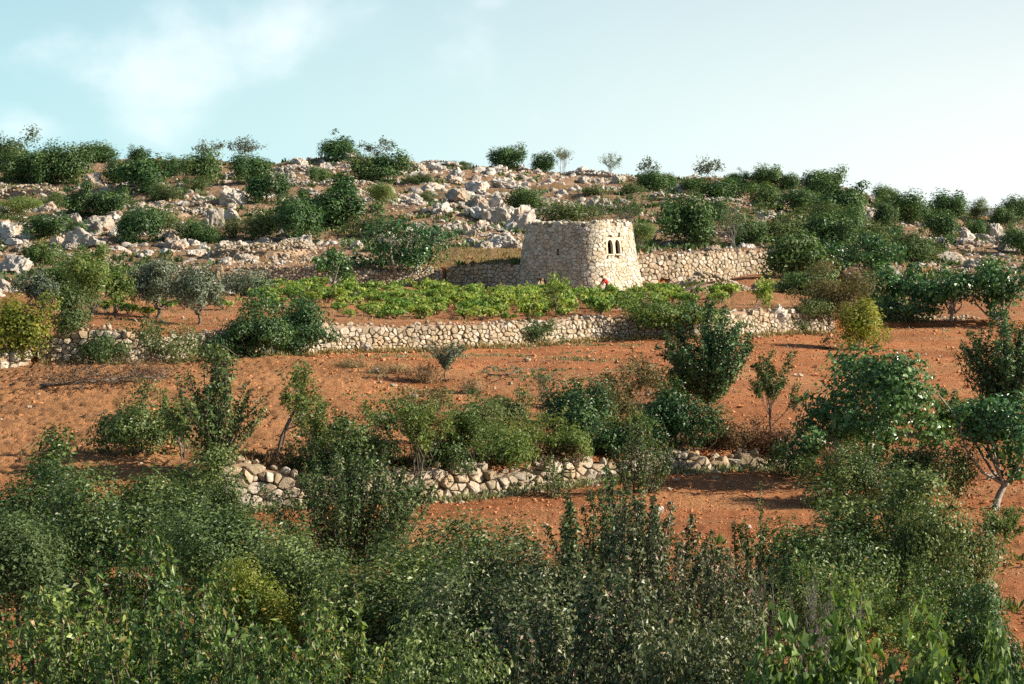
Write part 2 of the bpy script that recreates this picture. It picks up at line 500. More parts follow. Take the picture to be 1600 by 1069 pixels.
def build_ground():
    us = np.concatenate([np.linspace(-900, -60, 36)[:-1], np.linspace(-60, 1660, 431), np.linspace(1660, 2600, 40)[1:]])
    k = knots(us)
    rows = [8, 8, 80, 3, 200, 3, 54, 3, 22, 105, 8, 8, 8, 10]
    D = []
    for (d0, _), (d1, _), n in zip(k[:-1], k[1:], rows):
        for i in range(n):
            t = i / n
            D.append(d0 * (d1 / d0) ** t)
    D.append(k[-1][0])
    D = np.array(D)
    X = (us[None, :] - 800) / F * D
    Z = ground(X, D)
    U = np.broadcast_to(us[None, :], D.shape)
    dL, dU, dT = dL_(us)[None, :], dU_(us)[None, :], dT_(us)[None, :]
    inA = D < dL; inB = (D > dL + 0.5) & (D < dU); inC = (D > dU + 0.5) & (D < dT); inD = (D > dT + 0.6) & (D < 330)
    edge = np.minimum.reduce([np.abs(D - dL), np.abs(D - dU), np.abs(D - dT)])
    fade = np.clip(edge / 1.0, 0.0, 1)
    # clods and furrows
    pl = np.clip((640 - U) / 160 + 0.7 * vn2(X / 7, D / 5, 9), 0.12, 1) * inB
    cl = np.abs(vn2(X / 0.42, D / 0.42, 11)) * 0.6 + np.abs(vn2(X / 0.22, D / 0.25, 12)) * 0.4
    fur = np.sin((D * 0.94 + X * 0.34) * 2 * np.pi / 1.25 + 0.9 * vn2(X / 5, D / 5, 14))
    Z = Z + fade * (pl * (cl * 0.17 + 0.10 * fur) + (inA | inC) * 0.10 * cl + inB * 0.05 * cl)
    st = np.abs(vn2(X / 0.9, D / 0.9, 15))
    Z = Z + inD * fade * (0.22 * st + 0.12 * cl)
    zone = np.zeros(D.shape + (4,), np.float32)
    zone[..., 0] = np.clip(np.maximum(pl * 0.85, (inB | inA | inC) * 0.7 * np.clip(1.6 * vn2(X / 8, D / 3.2, 19) + 0.5 * vn2(X / 1.7, D / 1.5, 20), 0, 1)), 0, 1)
    zone[..., 1] = np.clip((inD | (D >= 330)) * 1.0 + inC * np.clip((U - 1250) / 100, 0, 0.6) * 0 + inC * 0.15, 0, 1)
    g = np.clip(1.6 * vn2(X / 6, D / 4, 21) - 0.35, 0, 0.75) * inD
    g = np.where(inD & (D < 214) & (U > 660) & (U < 830), 0.8, g)
    zone[..., 2] = g
    zone[..., 3] = 1
    nr, nc = D.shape
    V = np.stack([X, D, Z], -1).reshape(-1, 3)
    i = np.arange(nr * nc).reshape(nr, nc)
    Fc = np.stack([i[:-1, :-1], i[:-1, 1:], i[1:, 1:], i[1:, :-1]], -1).reshape(-1, 4)
    me = np_mesh('ground', V, Fc, {'zone': ('FLOAT_COLOR', zone.reshape(-1, 4))}, True, M['soil'])
    o = link('ground', me, kind='structure')
    o['label'] = 'red earth terraces rising to a stony hillside'
build_ground()

def build_far_hill():
    us = np.linspace(-1500, 3600, 120)
    top = curve([(-1500, 352), (600, 348), (1300, 340), (1480, 329), (1545, 324), (1620, 327), (1800, 336), (2400, 326), (3600, 342)])
    rows = []
    for d, f in ((2300, 0), (2800, 0.75), (3200, 1.0), (3700, 0.8), (4600, 0)):
        z = -120 + (zpy(top(us) + 1.2 * vn2(us / 30, us * 0, 31), 3200) + 120) * f
        rows.append(np.stack([(us - 800) / F * d, np.full_like(us, d), z], -1))
    V = np.array(rows)
    nr, nc = V.shape[:2]
    i = np.arange(nr * nc).reshape(nr, nc)
    Fc = np.stack([i[:-1, :-1], i[:-1, 1:], i[1:, 1:], i[1:, :-1]], -1).reshape(-1, 4)
    m = plain_mat('far_scrubland', (0.10, 0.12, 0.10), (0.26, 0.25, 0.22), 0.01)
    o = link('far_hills', np_mesh('far_hills', V.reshape(-1, 3), Fc, None, True, m), kind='structure')
    o['label'] = 'bluish hills far beyond the ridge'
build_far_hill()

# ------------------------------------------------------------------ stones
def ico(sub):
    t = (1 + 5 ** 0.5) / 2
    v = [(-1, t, 0), (1, t, 0), (-1, -t, 0), (1, -t, 0), (0, -1, t), (0, 1, t), (0, -1, -t), (0, 1, -t), (t, 0, -1), (t, 0, 1), (-t, 0, -1), (-t, 0, 1)]
    v = [np.array(p) / np.linalg.norm(p) for p in v]
    f = [(0, 11, 5), (0, 5, 1), (0, 1, 7), (0, 7, 10), (0, 10, 11), (1, 5, 9), (5, 11, 4), (11, 10, 2), (10, 7, 6), (7, 1, 8),
         (3, 9, 4), (3, 4, 2), (3, 2, 6), (3, 6, 8), (3, 8, 9), (4, 9, 5), (2, 4, 11), (6, 2, 10), (8, 6, 7), (9, 8, 1)]
    for _ in range(sub):
        mid = {}
        def mp(a, b):
            k = (min(a, b), max(a, b))
            if k not in mid:
                p = v[a] + v[b]
                v.append(p / np.linalg.norm(p))
                mid[k] = len(v) - 1
            return mid[k]
        nf = []
        for a, b, c in f:
            ab, bc, ca = mp(a, b), mp(b, c), mp(c, a)
            nf += [(a, ab, ca), (b, bc, ab), (c, ca, bc), (ab, bc, ca)]
        f = nf
    return np.array(v), np.array(f)
ICO = [ico(i) for i in range(4)]

def rock_verts(sub, seed, crag=0.35):
    V, Fc = ICO[sub]
    rng = np.random.default_rng(seed)
    P = V.copy()
    for _ in range(9):                       # chisel flat faces
        n = rng.normal(size=3); n /= np.linalg.norm(n)
        c = rng.uniform(0.5, 0.85)
        s = P @ n
        P = P - np.outer(np.clip(s - c, 0, None) * 0.85, n)
    o = rng.uniform(0, 90, 3)
    r = 1 + crag * (0.7 * vn3(V * 1.7 + o, seed) + 0.45 * vn3(V * 4.1 + o, seed + 1) + (0.3 * vn3(V * 9 + o, seed + 2) if sub > 2 else 0))
    return P * r[:, None], Fc

def rot_rand(rng, tilt=0.5):
    a = rng.uniform(0, 2 * np.pi)
    t = rng.uniform(-tilt, tilt); s = rng.uniform(-tilt, tilt)
    ca, sa = np.cos(a), np.sin(a)
    Rz = np.array([[ca, -sa, 0], [sa, ca, 0], [0, 0, 1]])
    Rx = np.array([[1, 0, 0], [0, np.cos(t), -np.sin(t)], [0, np.sin(t), np.cos(t)]])
    Ry = np.array([[np.cos(s), 0, np.sin(s)], [0, 1, 0], [-np.sin(s), 0, np.cos(s)]])
    return Rz @ Rx @ Ry

LOW = [rock_verts(1, 100 + i, 0.28) for i in range(8)]
OCT = [(np.array([(1, 0, 0), (-1, 0, 0), (0, 1, 0), (0, -1, 0), (0, 0, 1), (0, 0, -1)], float) * np.random.default_rng(i).uniform(0.6, 1.3, (6, 1)) + np.random.default_rng(i + 50).normal(0, 0.18, (6, 3)),
        np.array([(0, 2, 4), (2, 1, 4), (1, 3, 4), (3, 0, 4), (2, 0, 5), (1, 2, 5), (3, 1, 5), (0, 3, 5)])) for i in range(10)]
TINY = [rock_verts(0, 200 + i, 0.3) for i in range(8)]

def joined_rocks(items, rng, pool):
    """items: list of (position, (sx, sy, sz)); one mesh of many stones."""
    VV, FF, AA, n = [], [], [], 0
    for (p, s) in items:
        V, Fc = pool[rng.integers(len(pool))]
        P = (V * np.array(s)) @ rot_rand(rng).T + np.array(p)
        VV.append(P); FF.append(Fc + n); n += len(P)
        AA.append(np.full(len(P), rng.uniform()))
    return np.concatenate(VV), np.concatenate(FF), np.concatenate(AA)

# ------------------------------------------------------------------ fitted dry-stone masonry: one polygonal stone per cell
def clip_half(poly, px, py, nx, ny):
    out = []
    k = len(poly)
    for i in range(k):
        a = poly[i]; b = poly[(i + 1) % k]
        da = (a[0] - px) * nx + (a[1] - py) * ny
        db = (b[0] - px) * nx + (b[1] - py) * ny
        if da <= 0:
            out.append(a)
        if (da < 0 < db) or (db < 0 < da):
            t = da / (da - db)
            out.append((a[0] + (b[0] - a[0]) * t, a[1] + (b[1] - a[1]) * t))
    return out

def cells(rng, Lt, Hf, sx, sy, holes=(), jit=0.42, grad=0.0):
    """Irregular polygons filling 0..Lt by 0..Hf(u), leaving rectangular holes."""
    pts = []
    Hm = max(Hf(x) for x in np.linspace(0, Lt, 200))
    v = 0.0; row = 0
    while v < Hm + sy:
        s = (1 + grad * (1 - v / Hm)) * rng.choice([0.8, 1.0, 1.25])
        x = -sx + (row % 2) * sx * 0.5
        while x < Lt + sx:
            q = (x + rng.uniform(-jit, jit) * sx, v + sy * 0.5 + rng.uniform(-jit, jit) * sy)
            pts.append(q)
            x += sx * s * rng.choice([0.6, 0.85, 1.0, 1.3, 1.75], p=[.24, .22, .22, .18, .14])
        v += sy * s * rng.uniform(0.85, 1.15); row += 1
    P = np.array(pts)
    asp = sx / sy
    Q = P * np.array([1, asp])
    out = []
    R = sx * 3.2
    order = np.argsort(Q[:, 0]); Qs = Q[order]
    for i in range(len(P)):
        x, y = P[i]
        if x < -0.3 * sx or x > Lt + 0.3 * sx or y < -0.3 * sy:
            continue
        h = Hf(min(max(x, 0), Lt)) + rng.uniform(-0.4, 0.15) * sy
        if y > h - 0.2 * sy:
            continue
        if any(a0 < x < a1 and b0 < y < b1 for a0, a1, b0, b1 in holes):
            continue
        poly = [(x - 2 * sx, (y - 2 * sy) * asp), (x + 2 * sx, (y - 2 * sy) * asp), (x + 2 * sx, (y + 2 * sy) * asp), (x - 2 * sx, (y + 2 * sy) * asp)]
        lo, hi = np.searchsorted(Qs[:, 0], [x - R, x + R])
        nb = Qs[lo:hi]
        dd = (nb[:, 0] - x) ** 2 + (nb[:, 1] - y * asp) ** 2
        for j in np.argsort(dd)[1:22]:
            nx, ny = nb[j, 0] - x, nb[j, 1] - y * asp
            poly = clip_half(poly, x + nx / 2, y * asp + ny / 2, nx, ny)
        poly = [(a, b / asp) for a, b in poly]
        poly = clip_half(poly, 0, h, 0, 1); poly = clip_half(poly, 0, -0.05, 0, -1)
        poly = clip_half(poly, 0, 0, -1, 0); poly = clip_half(poly, Lt, 0, 1, 0)
        for a0, a1, b0, b1 in holes:
            if len(poly) < 3: break
            if x <= a0: c = (a0, 0, 1, 0)
            elif x >= a1: c = (a1, 0, -1, 0)
            elif y <= b0: c = (0, b0, 0, 1)
            else: c = (0, b1, 0, -1)
            # only where the hole really touches the cell
            if min(p[0] for p in poly) < a1 and max(p[0] for p in poly) > a0 and min(p[1] for p in poly) < b1 and max(p[1] for p in poly) > b0:
                poly = clip_half(poly, *c)
            if len(poly) < 3: break
        if len(poly) < 3:
            continue
        ar = 0.5 * abs(sum(poly[k][0] * poly[(k + 1) % len(poly)][1] - poly[(k + 1) % len(poly)][0] * poly[k][1] for k in range(len(poly))))
        if ar > 0.12 * sx * sy:
            out.append((poly, ar))
    return out

def stone_geo(poly, rng, fmap, gap, proud, roundness=0.5):
    """Pillow-shaped stone on polygon poly; fmap(u, v, depth) -> xyz."""
    P = np.array(poly)
    c = P.mean(0)
    d = np.linalg.norm(P - c, axis=1, keepdims=True)
    P = c + (P - c) * np.clip(1 - gap / np.maximum(d, 1e-4), 0.55, 1)
    A = P * 0.86 + np.roll(P, -1, 0) * 0.14           # cut the corners
    B = P * 0.14 + np.roll(P, -1, 0) * 0.86
    R = np.stack([A, B], 1).reshape(-1, 2)
    n = len(R)
    pr = proud * rng.uniform(0.55, 1.35)
    tu, tv = rng.uniform(-0.35, 0.35, 2)
    size = np.abs(R - c).max()
    def ring(f, dep, wob):
        q = c + (R - c) * f + rng.normal(0, wob * size, R.shape) * 0.5
        dp = dep + pr * (tu * (q[:, 0] - c[0]) + tv * (q[:, 1] - c[1])) / max(size, 1e-3)
        return np.array([fmap(q[k, 0], q[k, 1], dp[k]) for k in range(n)])
    r0 = np.array([fmap(q[0], q[1], -0.14) for q in R])
    r1 = ring(1.0, pr * (1 - roundness), 0.03)
    r2 = ring(0.86, pr * (1 - roundness * 0.2), 0.06)
    ce = np.array([fmap(c[0], c[1], pr * rng.uniform(0.9, 1.15))])
    V = np.concatenate([r0, r1, r2, ce])
    a = np.arange(n); b = (a + 1) % n
    Fc = np.concatenate([np.stack([a, b, b + n], 1), np.stack([a, b + n, a + n], 1),
                         np.stack([a + n, b + n, b + 2 * n], 1), np.stack([a + n, b + 2 * n, a + 2 * n], 1),
                         np.stack([a + 2 * n, b + 2 * n, np.full(n, 3 * n)], 1)])
    return V, Fc

def lay(root, cl, rng, fmap, gap, proud, mat, roundness=0.5, limit=300, seen=None, name='stone'):
    """The largest-showing stones as single parts, the rest as one part."""
    org = np.array(root.location)
    geo = []
    for poly, ar in cl:
        V, Fc = stone_geo(poly, rng, fmap, gap, proud, roundness)
        cc = V[-1]
        score = ar
        if seen is not None:
            score *= seen(cc, poly)
        geo.append((score, V - org, Fc))
    geo.sort(key=lambda g: -g[0])
    for s, V, Fc in geo[:limit]:
        link(name, np_mesh(name, V, Fc, None, False, mat), root)
    rest = geo[limit:]
    if rest:
        VV, FF, AA, n = [], [], [], 0
        for s, V, Fc in rest:
            VV.append(V); FF.append(Fc + n); n += len(V); AA.append(np.full(len(V), rng.uniform()))
        link('small_stones', np_mesh('small_stones', np.concatenate(VV), np.concatenate(FF), {'var': ('FLOAT', np.concatenate(AA))}, False, mat), root, kind='stuff')
    return len(geo)

def field_wall(label, us, dfun, base, top, sx, sy, seed, proud=0.16, gap=0.03, limit=300, roundness=0.55, extra=0.12, name='stone_wall', mat='wall', loose=0, niche=None, rough=0.10):
    """A dry-stone retaining wall following column range us at distance dfun(u)."""
    rng = np.random.default_rng(seed)
    ug = np.linspace(us[0], us[1], 240)
    dg = dfun(ug) - 0.12
    X = (ug - 800) / F * dg
    X = X + 0.0
    Y = dg + 0.35 * vn2(X / 3.0, dg * 0 + seed, seed) * 0.6
    zb = ground(X, dfun(ug) - 0.02) - 0.15
    zt = zpy(top(ug), dfun(ug)) + extra + rough * (vn2(X / 1.1, X * 0, seed + 5) + 0.6 * vn2(X / 0.4, X * 0, seed + 6))
    Lc = np.concatenate([[0], np.cumsum(np.hypot(np.diff(X), np.diff(Y)))])
    Lt = Lc[-1]
    Hg = np.maximum(zt - zb, 0.25)
    fx = lambda s: np.interp(s, Lc, X); fy = lambda s: np.interp(s, Lc, Y); fz = lambda s: np.interp(s, Lc, zb)
    fh = lambda s: float(np.interp(s, Lc, Hg))
    def fmap(u, v, dep):
        e = 0.25
        tx = fx(u + e) - fx(u - e); ty = fy(u + e) - fy(u - e)
        l = math.hypot(tx, ty) or 1.0
        nx, ny = ty / l, -tx / l                 # towards the camera side
        k = dep - 0.12 * v
        return (fx(u) + nx * k, fy(u) + ny * k, fz(u) + v)
    mid = len(ug) // 2
    root = thing(name, label, 'stone wall', (float(X[mid]), float(Y[mid]), float(zb[mid])))
    org = np.array(root.location)
    # earth core behind the stones
    S = np.linspace(0, Lt, 120)
    hole = None
    if niche:
        sn = float(np.interp(niche[0], ug, Lc))
        hole = (sn - niche[1] / 2, sn + niche[1] / 2, niche[2], niche[3])
        S = np.sort(np.concatenate([S[(S < hole[0] - .05) | (S > hole[1] + .05)], [hole[0], hole[1]]]))
    V = []
    for s in S:
        h = fh(s) - 0.1
        V += [fmap(s, -0.3, -0.1), fmap(s, h, -0.1), fmap(s, h, -0.62), fmap(s, -0.3, -0.62)]
    Fc = []
    if hole:
        for s in hole[:2]:
            V += [fmap(s, hole[3], -0.1), fmap(s, hole[3], -0.62)]
        b_ = len(V) - 4
        i = int(np.argmin(np.abs(S - hole[0])))
        Fc += [(b_, b_ + 2, (i + 1) * 4 + 1, i * 4 + 1), (b_, b_ + 1, b_ + 3, b_ + 2)]
    V = np.array(V) - org
    for i in range(len(S) - 1):
        for k in range(3):
            if hole and k == 0 and abs(S[i] - hole[0]) < 1e-6:
                continue
            a = i * 4 + k
            Fc.append((a, a + 4, a + 5, a + 1))
    e_ = 4 * len(S) - 4
    Fc += [(0, 1, 2, 3), (e_, e_ + 3, e_ + 2, e_ + 1)]
    link('core', np_mesh('core', V, np.array(Fc), None, False, M['core']), root)
    cl = cells(rng, Lt, fh, sx, sy, [hole] if hole else ())
    n = lay(root, cl, rng, fmap, gap, proud, M[mat], roundness, limit)
    # coping and tumbled stones
    it = []
    for s in np.arange(0.1, Lt, sx * 0.8):
        p = fmap(s, fh(s) - 0.02 + rng.uniform(-0.08, 0.05), rng.uniform(-0.5, 0.0))
        r = rng.uniform(0.3, 0.62) * sx
        it.append((np.array(p) - org, (r, r * rng.uniform(.6, .9), r * rng.uniform(.5, .8))))
    for _ in range(int(Lt * (1.6 + loose))):
        s = rng.uniform(0, Lt); q = fmap(s, 0, rng.uniform(0.1, 0.5 + 0.8 * rng.uniform() ** 2))
        r = rng.uniform(0.12, 0.4) * sx
        it.append((np.array((q[0], q[1], gz(q[0], q[1]) + r * 0.25)) - org, (r, r * .9, r * .7)))
    V, Fc, A = joined_rocks(it, rng, LOW)
    link('coping_stones', np_mesh('coping_stones', V, Fc, {'var': ('FLOAT', A)}, False, M[mat]), root, kind='stuff')
    return n

nst = {}
nst['lower'] = field_wall('tumbledown wall of big pale stones between the red fields', (345, 1250), dL_, LWb, LWt, 0.35, 0.27, 11, 0.24, 0.025, 300, 0.26, 0.06, loose=4, rough=0.24)
nst['upper'] = field_wall('long dry stone terrace wall below the vineyard', (58, 1305), dU_, UWb, UWt, 0.30, 0.24, 12, 0.17, 0.022, 300, 0.3, 0.12, loose=1)
nst['corner'] = field_wall('short low wall beside the yellow-green bush at the field corner', (-60, 50), dU_, UWb, UWt, 0.42, 0.36, 13, 0.17, 0.03, 120, 0.6, 0.1)
nst['right'] = field_wall('sunlit stone wall with a square hole running off from the tower', (980, 1222), dT_, Tb, Tt, 0.40, 0.33, 14, 0.17, 0.025, 300, 0.4, 0.15, niche=(1038, 0.62, -0.3, 0.85))
nst['shade'] = field_wall('low shaded wall running into the dark side of the tower', (697, 850), dT_, Tb, Tt, 0.38, 0.30, 15, 0.15, 0.025, 300, 0.4, 0.1)
nst['left'] = field_wall('pale terrace wall behind the round olive and small fig', (338, 692), dT_, Tb, Tt, 0.32, 0.26, 16, 0.16, 0.025, 300, 0.4, 0.1, loose=2)
print('stones', nst)

# ------------------------------------------------------------------ the watchtower
def build_tower():
    rng = np.random.default_rng(5)
    cx, cy = at(905, 459, 191.2)[0], 191.2
    zb = gz(cx, cy - 6.5) - 0.3
    H = at(903, 348, 187.0)[2] - zb
    S0, S1 = 4.40, 3.50
    th = math.radians(-33)              # left-front face turns away from the sun
    n = 4.2
    root = thing('watchtower', 'round-cornered dry stone watchtower with two small arched windows', 'tower', (cx, cy, zb))
    ph = np.linspace(0, 2 * np.pi, 721)
    a0 = math.radians(90) - th          # seam at the back
    def unit(p):
        c, s = np.cos(p), np.sin(p)
        r = 1 / (np.abs(c) ** n + np.abs(s) ** n) ** (1 / n)
        return r * c, r * s
    ux, uy = unit(ph + a0)
    arc = np.concatenate([[0], np.cumsum(np.hypot(np.diff(ux), np.diff(uy)))]) * S0
    Lt = arc[-1]
    ct, st = math.cos(th), math.sin(th)
    Xr = ux * ct - uy * st; Yr = ux * st + uy * ct
    def fmap(u, v, dep):
        u = u % Lt
        s = S0 + (S1 - S0) * v / H - 0.10 * math.sin(math.pi * min(max(v / H, 0), 1))
        x = np.interp(u, arc, Xr); y = np.interp(u, arc, Yr)
        e = 0.12
        x1 = np.interp((u + e) % Lt, arc, Xr); y1 = np.interp((u + e) % Lt, arc, Yr)
        x0 = np.interp((u - e) % Lt, arc, Xr); y0 = np.interp((u - e) % Lt, arc, Yr)
        tx, ty = x1 - x0, y1 - y0
        l = math.hypot(tx, ty)
        return (x * s + ty / l * dep, y * s - tx / l * dep, v)
    def find(px, py):
        best = None
        for u in np.linspace(0, Lt, 900):
            q = fmap(u, 0, 0)
            if q[1] > 0.6: continue
            v = (zpy(py, cy + q[1]) - zb)
            q = fmap(u, v, 0)
            if q[1] > 0.75 and px < 950: continue
            pp = pix(cx + q[0], cy + q[1], zb + q[2])[0]
            if best is None or abs(pp - px) < best[0]:
                best = (abs(pp - px), u, v)
        return best[1], best[2]
    uw, vw = find(958.5, 386.5)
    us_, vs_ = find(872, 394)
    ud_, vd_ = find(846, 440)
    print('tower', Lt, H, uw, vw, us_, vs_, ud_, vd_)
    pan = (uw - 1.3, uw + 1.3, vw - 0.68, vw + 0.78)
    slit = (us_ - 0.13, us_ + 0.13, vs_ - 0.24, vs_ + 0.24)
    low = (ud_ - 0.33, ud_ + 0.33, max(vd_ - 0.22, 0.1), vd_ + 0.24)
    holes = [pan, slit, low]
    # core wall with real openings
    du = Lt / 180
    S = np.arange(181) * du
    vs = np.linspace(-0.8, H - 0.06, 46)
    V = [fmap(s, v, -0.13) for v in vs for s in S]
    V += [fmap(s, v, -0.30) for v in vs for s in S]
    nn = len(vs) * 181
    opn = [(uw - 1.12, uw + 1.12, vw - 0.58, vw + 0.66), slit, low]
    Fc = []
    for j in range(len(vs) - 1):
        vm = (vs[j] + vs[j + 1]) / 2
        for i in range(180):
            um = (i + 0.5) * du
            a = j * 181 + i
            if any(h[0] - 0.02 < um < h[1] + 0.02 and h[2] - 0.03 < vm < h[3] + 0.03 for h in opn):
                continue
            Fc.append((a, a + 1, a + 182, a + 181))
            Fc.append((a + nn, a + 181 + nn, a + 182 + nn, a + 1 + nn))
    t = (len(vs) - 1) * 181
    for i in range(180):
        Fc.append((t + i, t + i + 1, t + i + 1 + nn, t + i + nn))
    link('wall_core', np_mesh('wall_core', np.array(V), np.array(Fc), None, False, M['core']), root)
    # flat earth roof
    ring = [fmap(s, H - 0.22, -0.5) for s in S[:-1]]
    Vr = np.array(ring + [(0, 0, H - 0.15)])
    Fr = np.array([(i, (i + 1) % 180, 180) for i in range(180)])
    link('roof', np_mesh('roof', Vr, Fr, None, False, M['clod']), root)
    # stones
    cl = cells(rng, Lt, lambda u: H + 0.02 + 0.16 * math.sin(u * 2.3) * math.sin(u * 0.9), 0.42, 0.29, holes, 0.38)
    def seen(c, poly):
        u = np.mean([p[0] for p in poly])
        q0 = fmap(u, 1, 0); q1 = fmap(u, 1, 1)
        return 1.0 if (q1[1] - q0[1]) < -0.12 else 0.01
    f2 = lambda u, v, d: tuple(np.array(fmap(u, v, d)) + np.array((cx, cy, zb)))
    k = lay(root, cl, rng, f2, 0.014, 0.075, M['tower'], 0.4, 300, seen)
    # coping on the lit edge
    it = []
    for s in np.arange(0, Lt, 0.33):
        r = rng.uniform(0.13, 0.24)
        it.append((fmap(s, H - 0.04 + rng.uniform(-0.03, 0.03), -0.28 + rng.uniform(-0.12, 0.12)), (r * 1.2, r, r * 0.65)))
    for s in np.arange(uw - 2.6, uw + 2.6, 0.28):   # the parapet stands a little higher over the windows
        r = rng.uniform(0.13, 0.22)
        it.append((fmap(s, H + 0.1 + rng.uniform(-0.05, 0.05), -0.2 + rng.uniform(-0.1, 0.1)), (r * 1.2, r, r * 0.75)))
    V, Fc, A = joined_rocks(it, rng, LOW)
    link('coping_stones', np_mesh('coping_stones', V, Fc, {'var': ('FLOAT', A)}, False, M['tower']), root, kind='stuff')
    # plastered surround with two arched windows
    def arch(c):
        hw, y0, y1 = 0.43, vw - 0.52, vw + 0.16
        p = [(c - hw, y0), (c + hw, y0)]
        for i in range(13):
            a = math.pi * i / 12
            p.append((c + hw * math.cos(a), y1 + hw * math.sin(a)))
        return p
    outer = [(pan[0] + .02, pan[2] + .02), (uw, pan[2] + .02), (pan[1] - .02, pan[2] + .02), (pan[1] - .02, pan[3] - .02), (uw, pan[3] - .02), (pan[0] + .02, pan[3] - .02)]
    loops = [outer, arch(uw - 0.63), arch(uw + 0.63)]
    tri = geometry.tessellate_polygon([[Vector((a, b, 0)) for a, b in lp] for lp in loops])
    flat = [q for lp in loops for q in lp]
    V = [fmap(a, b, 0.06) for a, b in flat]
    Fs = [tuple(t_) for t_ in tri]
    sr = link('window_surround', np_mesh('window_surround', np.array(V), np.array(Fs), None, False, M['plaster']), root)
    V2, F2 = [], []
    for lp in loops:
        b = len(V2); m = len(lp)
        V2 += [fmap(a, c, 0.06) for a, c in lp] + [fmap(a, c, -0.16) for a, c in lp]
        for i in range(m):
            F2.append((b + i, b + (i + 1) % m, b + m + (i + 1) % m, b + m + i))
    link('window_reveal', np_mesh('window_reveal', np.array(V2), np.array(F2), None, False, M['plaster']), sr)
    for c in (uw - 0.63, uw + 0.63):        # stone sills
        V = [fmap(c + sx * 0.5, vw - 0.53 + sz, dd) for dd in (0.13, -0.16) for sz in (-0.09, 0) for sx in (-1, 1)]
        Fq = [(0, 1, 3, 2), (4, 6, 7, 5), (2, 3, 7, 6), (0, 4, 5, 1), (0, 2, 6, 4), (1, 5, 7, 3)]
        link('window_sill', np_mesh('window_sill', np.array(V), np.array(Fq), None, False, M['plaster']), root)
    # reveals of the slit and the low opening, and their lintels
    for nm, h in (('slit_window', slit), ('low_doorway', low)):
        lp = [(h[0], h[2]), (h[1], h[2]), (h[1], h[3]), (h[0], h[3])]
        V = [fmap(a, b, 0.0) for a, b in lp] + [fmap(a, b, -0.35) for a, b in lp]
        Fq = [(i, (i + 1) % 4, 4 + (i + 1) % 4, 4 + i) for i in range(4)]
        link(nm, np_mesh(nm, np.array(V), np.array(Fq), None, False, M['tower']), root)
        V = [fmap(c, d, e) for e in (0.13, -0.3) for d in (h[3] + 0.005, h[3] + 0.17) for c in (h[0] - 0.2, h[1] + 0.2)]
        Fq = [(0, 1, 3, 2), (4, 6, 7, 5), (2, 3, 7, 6), (0, 4, 5, 1), (0, 2, 6, 4), (1, 5, 7, 3)]
        link('lintel', np_mesh('lintel', np.array(V), np.array(Fq), None, False, M['tower']), root)
    print('tower stones', k)
    return cx, cy, zb
TWX, TWY, TWZ = build_tower()

# ------------------------------------------------------------------ loose banks and rows of rubble (stones too small to tell apart)
def bank(label, pts, width, height, ssz, seed, mat='wall', name='rubble_bank', dens=1.0, steep=0.7):
    """pts: (picture column, distance) along the foot of the bank."""
    rng = np.random.default_rng(seed)
    P = np.array([((u - 800) / F * d, d) for u, d in pts])
    Ls = np.concatenate([[0], np.cumsum(np.hypot(*np.diff(P, axis=0).T))])
    Lt = Ls[-1]
    mx, my = np.interp(Lt / 2, Ls, P[:, 0]), np.interp(Lt / 2, Ls, P[:, 1])
    root = thing(name, label, 'stone bank', (mx, my, gz(mx, my)))
    org = np.array(root.location)
    it = []
    nst_ = int(dens * 1.15 * Lt * (width + height) / (ssz * ssz * 1.1))
    s = rng.uniform(0, Lt, nst_); t = rng.uniform(-1, 1, nst_)
    x = np.interp(s, Ls, P[:, 0]); y = np.interp(s, Ls, P[:, 1])
    i = np.clip(np.searchsorted(Ls, s) - 1, 0, len(P) - 2)
    dx = P[i + 1] - P[i]; dx /= np.linalg.norm(dx, axis=1, keepdims=True)
    x = x + dx[:, 1] * t * width / 2; y = y - dx[:, 0] * t * width / 2
    ends = np.clip(np.minimum(s, Lt - s) / (width + 0.01), 0.15, 1)
    h = height * ends * (1 - np.abs(t) ** (1 / max(1 - steep, 0.05))) * (0.85 + 0.3 * vn2(s / 2, s * 0, seed))
    g = ground(x, y)
    for k in range(nst_):
        r = ssz * rng.uniform(0.45, 0.95) * 0.6
        it.append((np.array((x[k], y[k], g[k] + h[k] - r * 0.2)) - org, (r * 1.15, r, r * 0.8)))
    V, Fc, A = joined_rocks(it, rng, LOW[:3] + TINY[:5])
    link('stones', np_mesh('stones', V, Fc, {'var': ('FLOAT', A)}, False, M[mat]), root, kind='stuff')
    # earth heart
    ns = 40
    Vc, Fq = [], []
    for a in range(ns):
        sa = Lt * a / (ns - 1)
        xa, ya = np.interp(sa, Ls, P[:, 0]), np.interp(sa, Ls, P[:, 1])
        j = min(max(np.searchsorted(Ls, sa) - 1, 0), len(P) - 2)
        dd = P[j + 1] - P[j]; dd /= np.linalg.norm(dd)
        ea = min(max(min(sa, Lt - sa) / (width + 0.01), 0.1), 1)
        for tt, hh in ((-1, -0.2), (-0.5, 0.42), (0.5, 0.42), (1, -0.2)):
            X_, Y_ = xa + dd[1] * tt * width * 0.42, ya - dd[0] * tt * width * 0.42
            Vc.append(np.array((X_, Y_, gz(X_, Y_) + (hh * height * ea if hh > 0 else -0.2))) - org)
    for a in range(ns - 1):
        for b in range(3):
            q = a * 4 + b
            Fq.append((q, q + 4, q + 5, q + 1))
    link('core', np_mesh('core', np.array(Vc), np.array(Fq), None, False, M['core']), root)

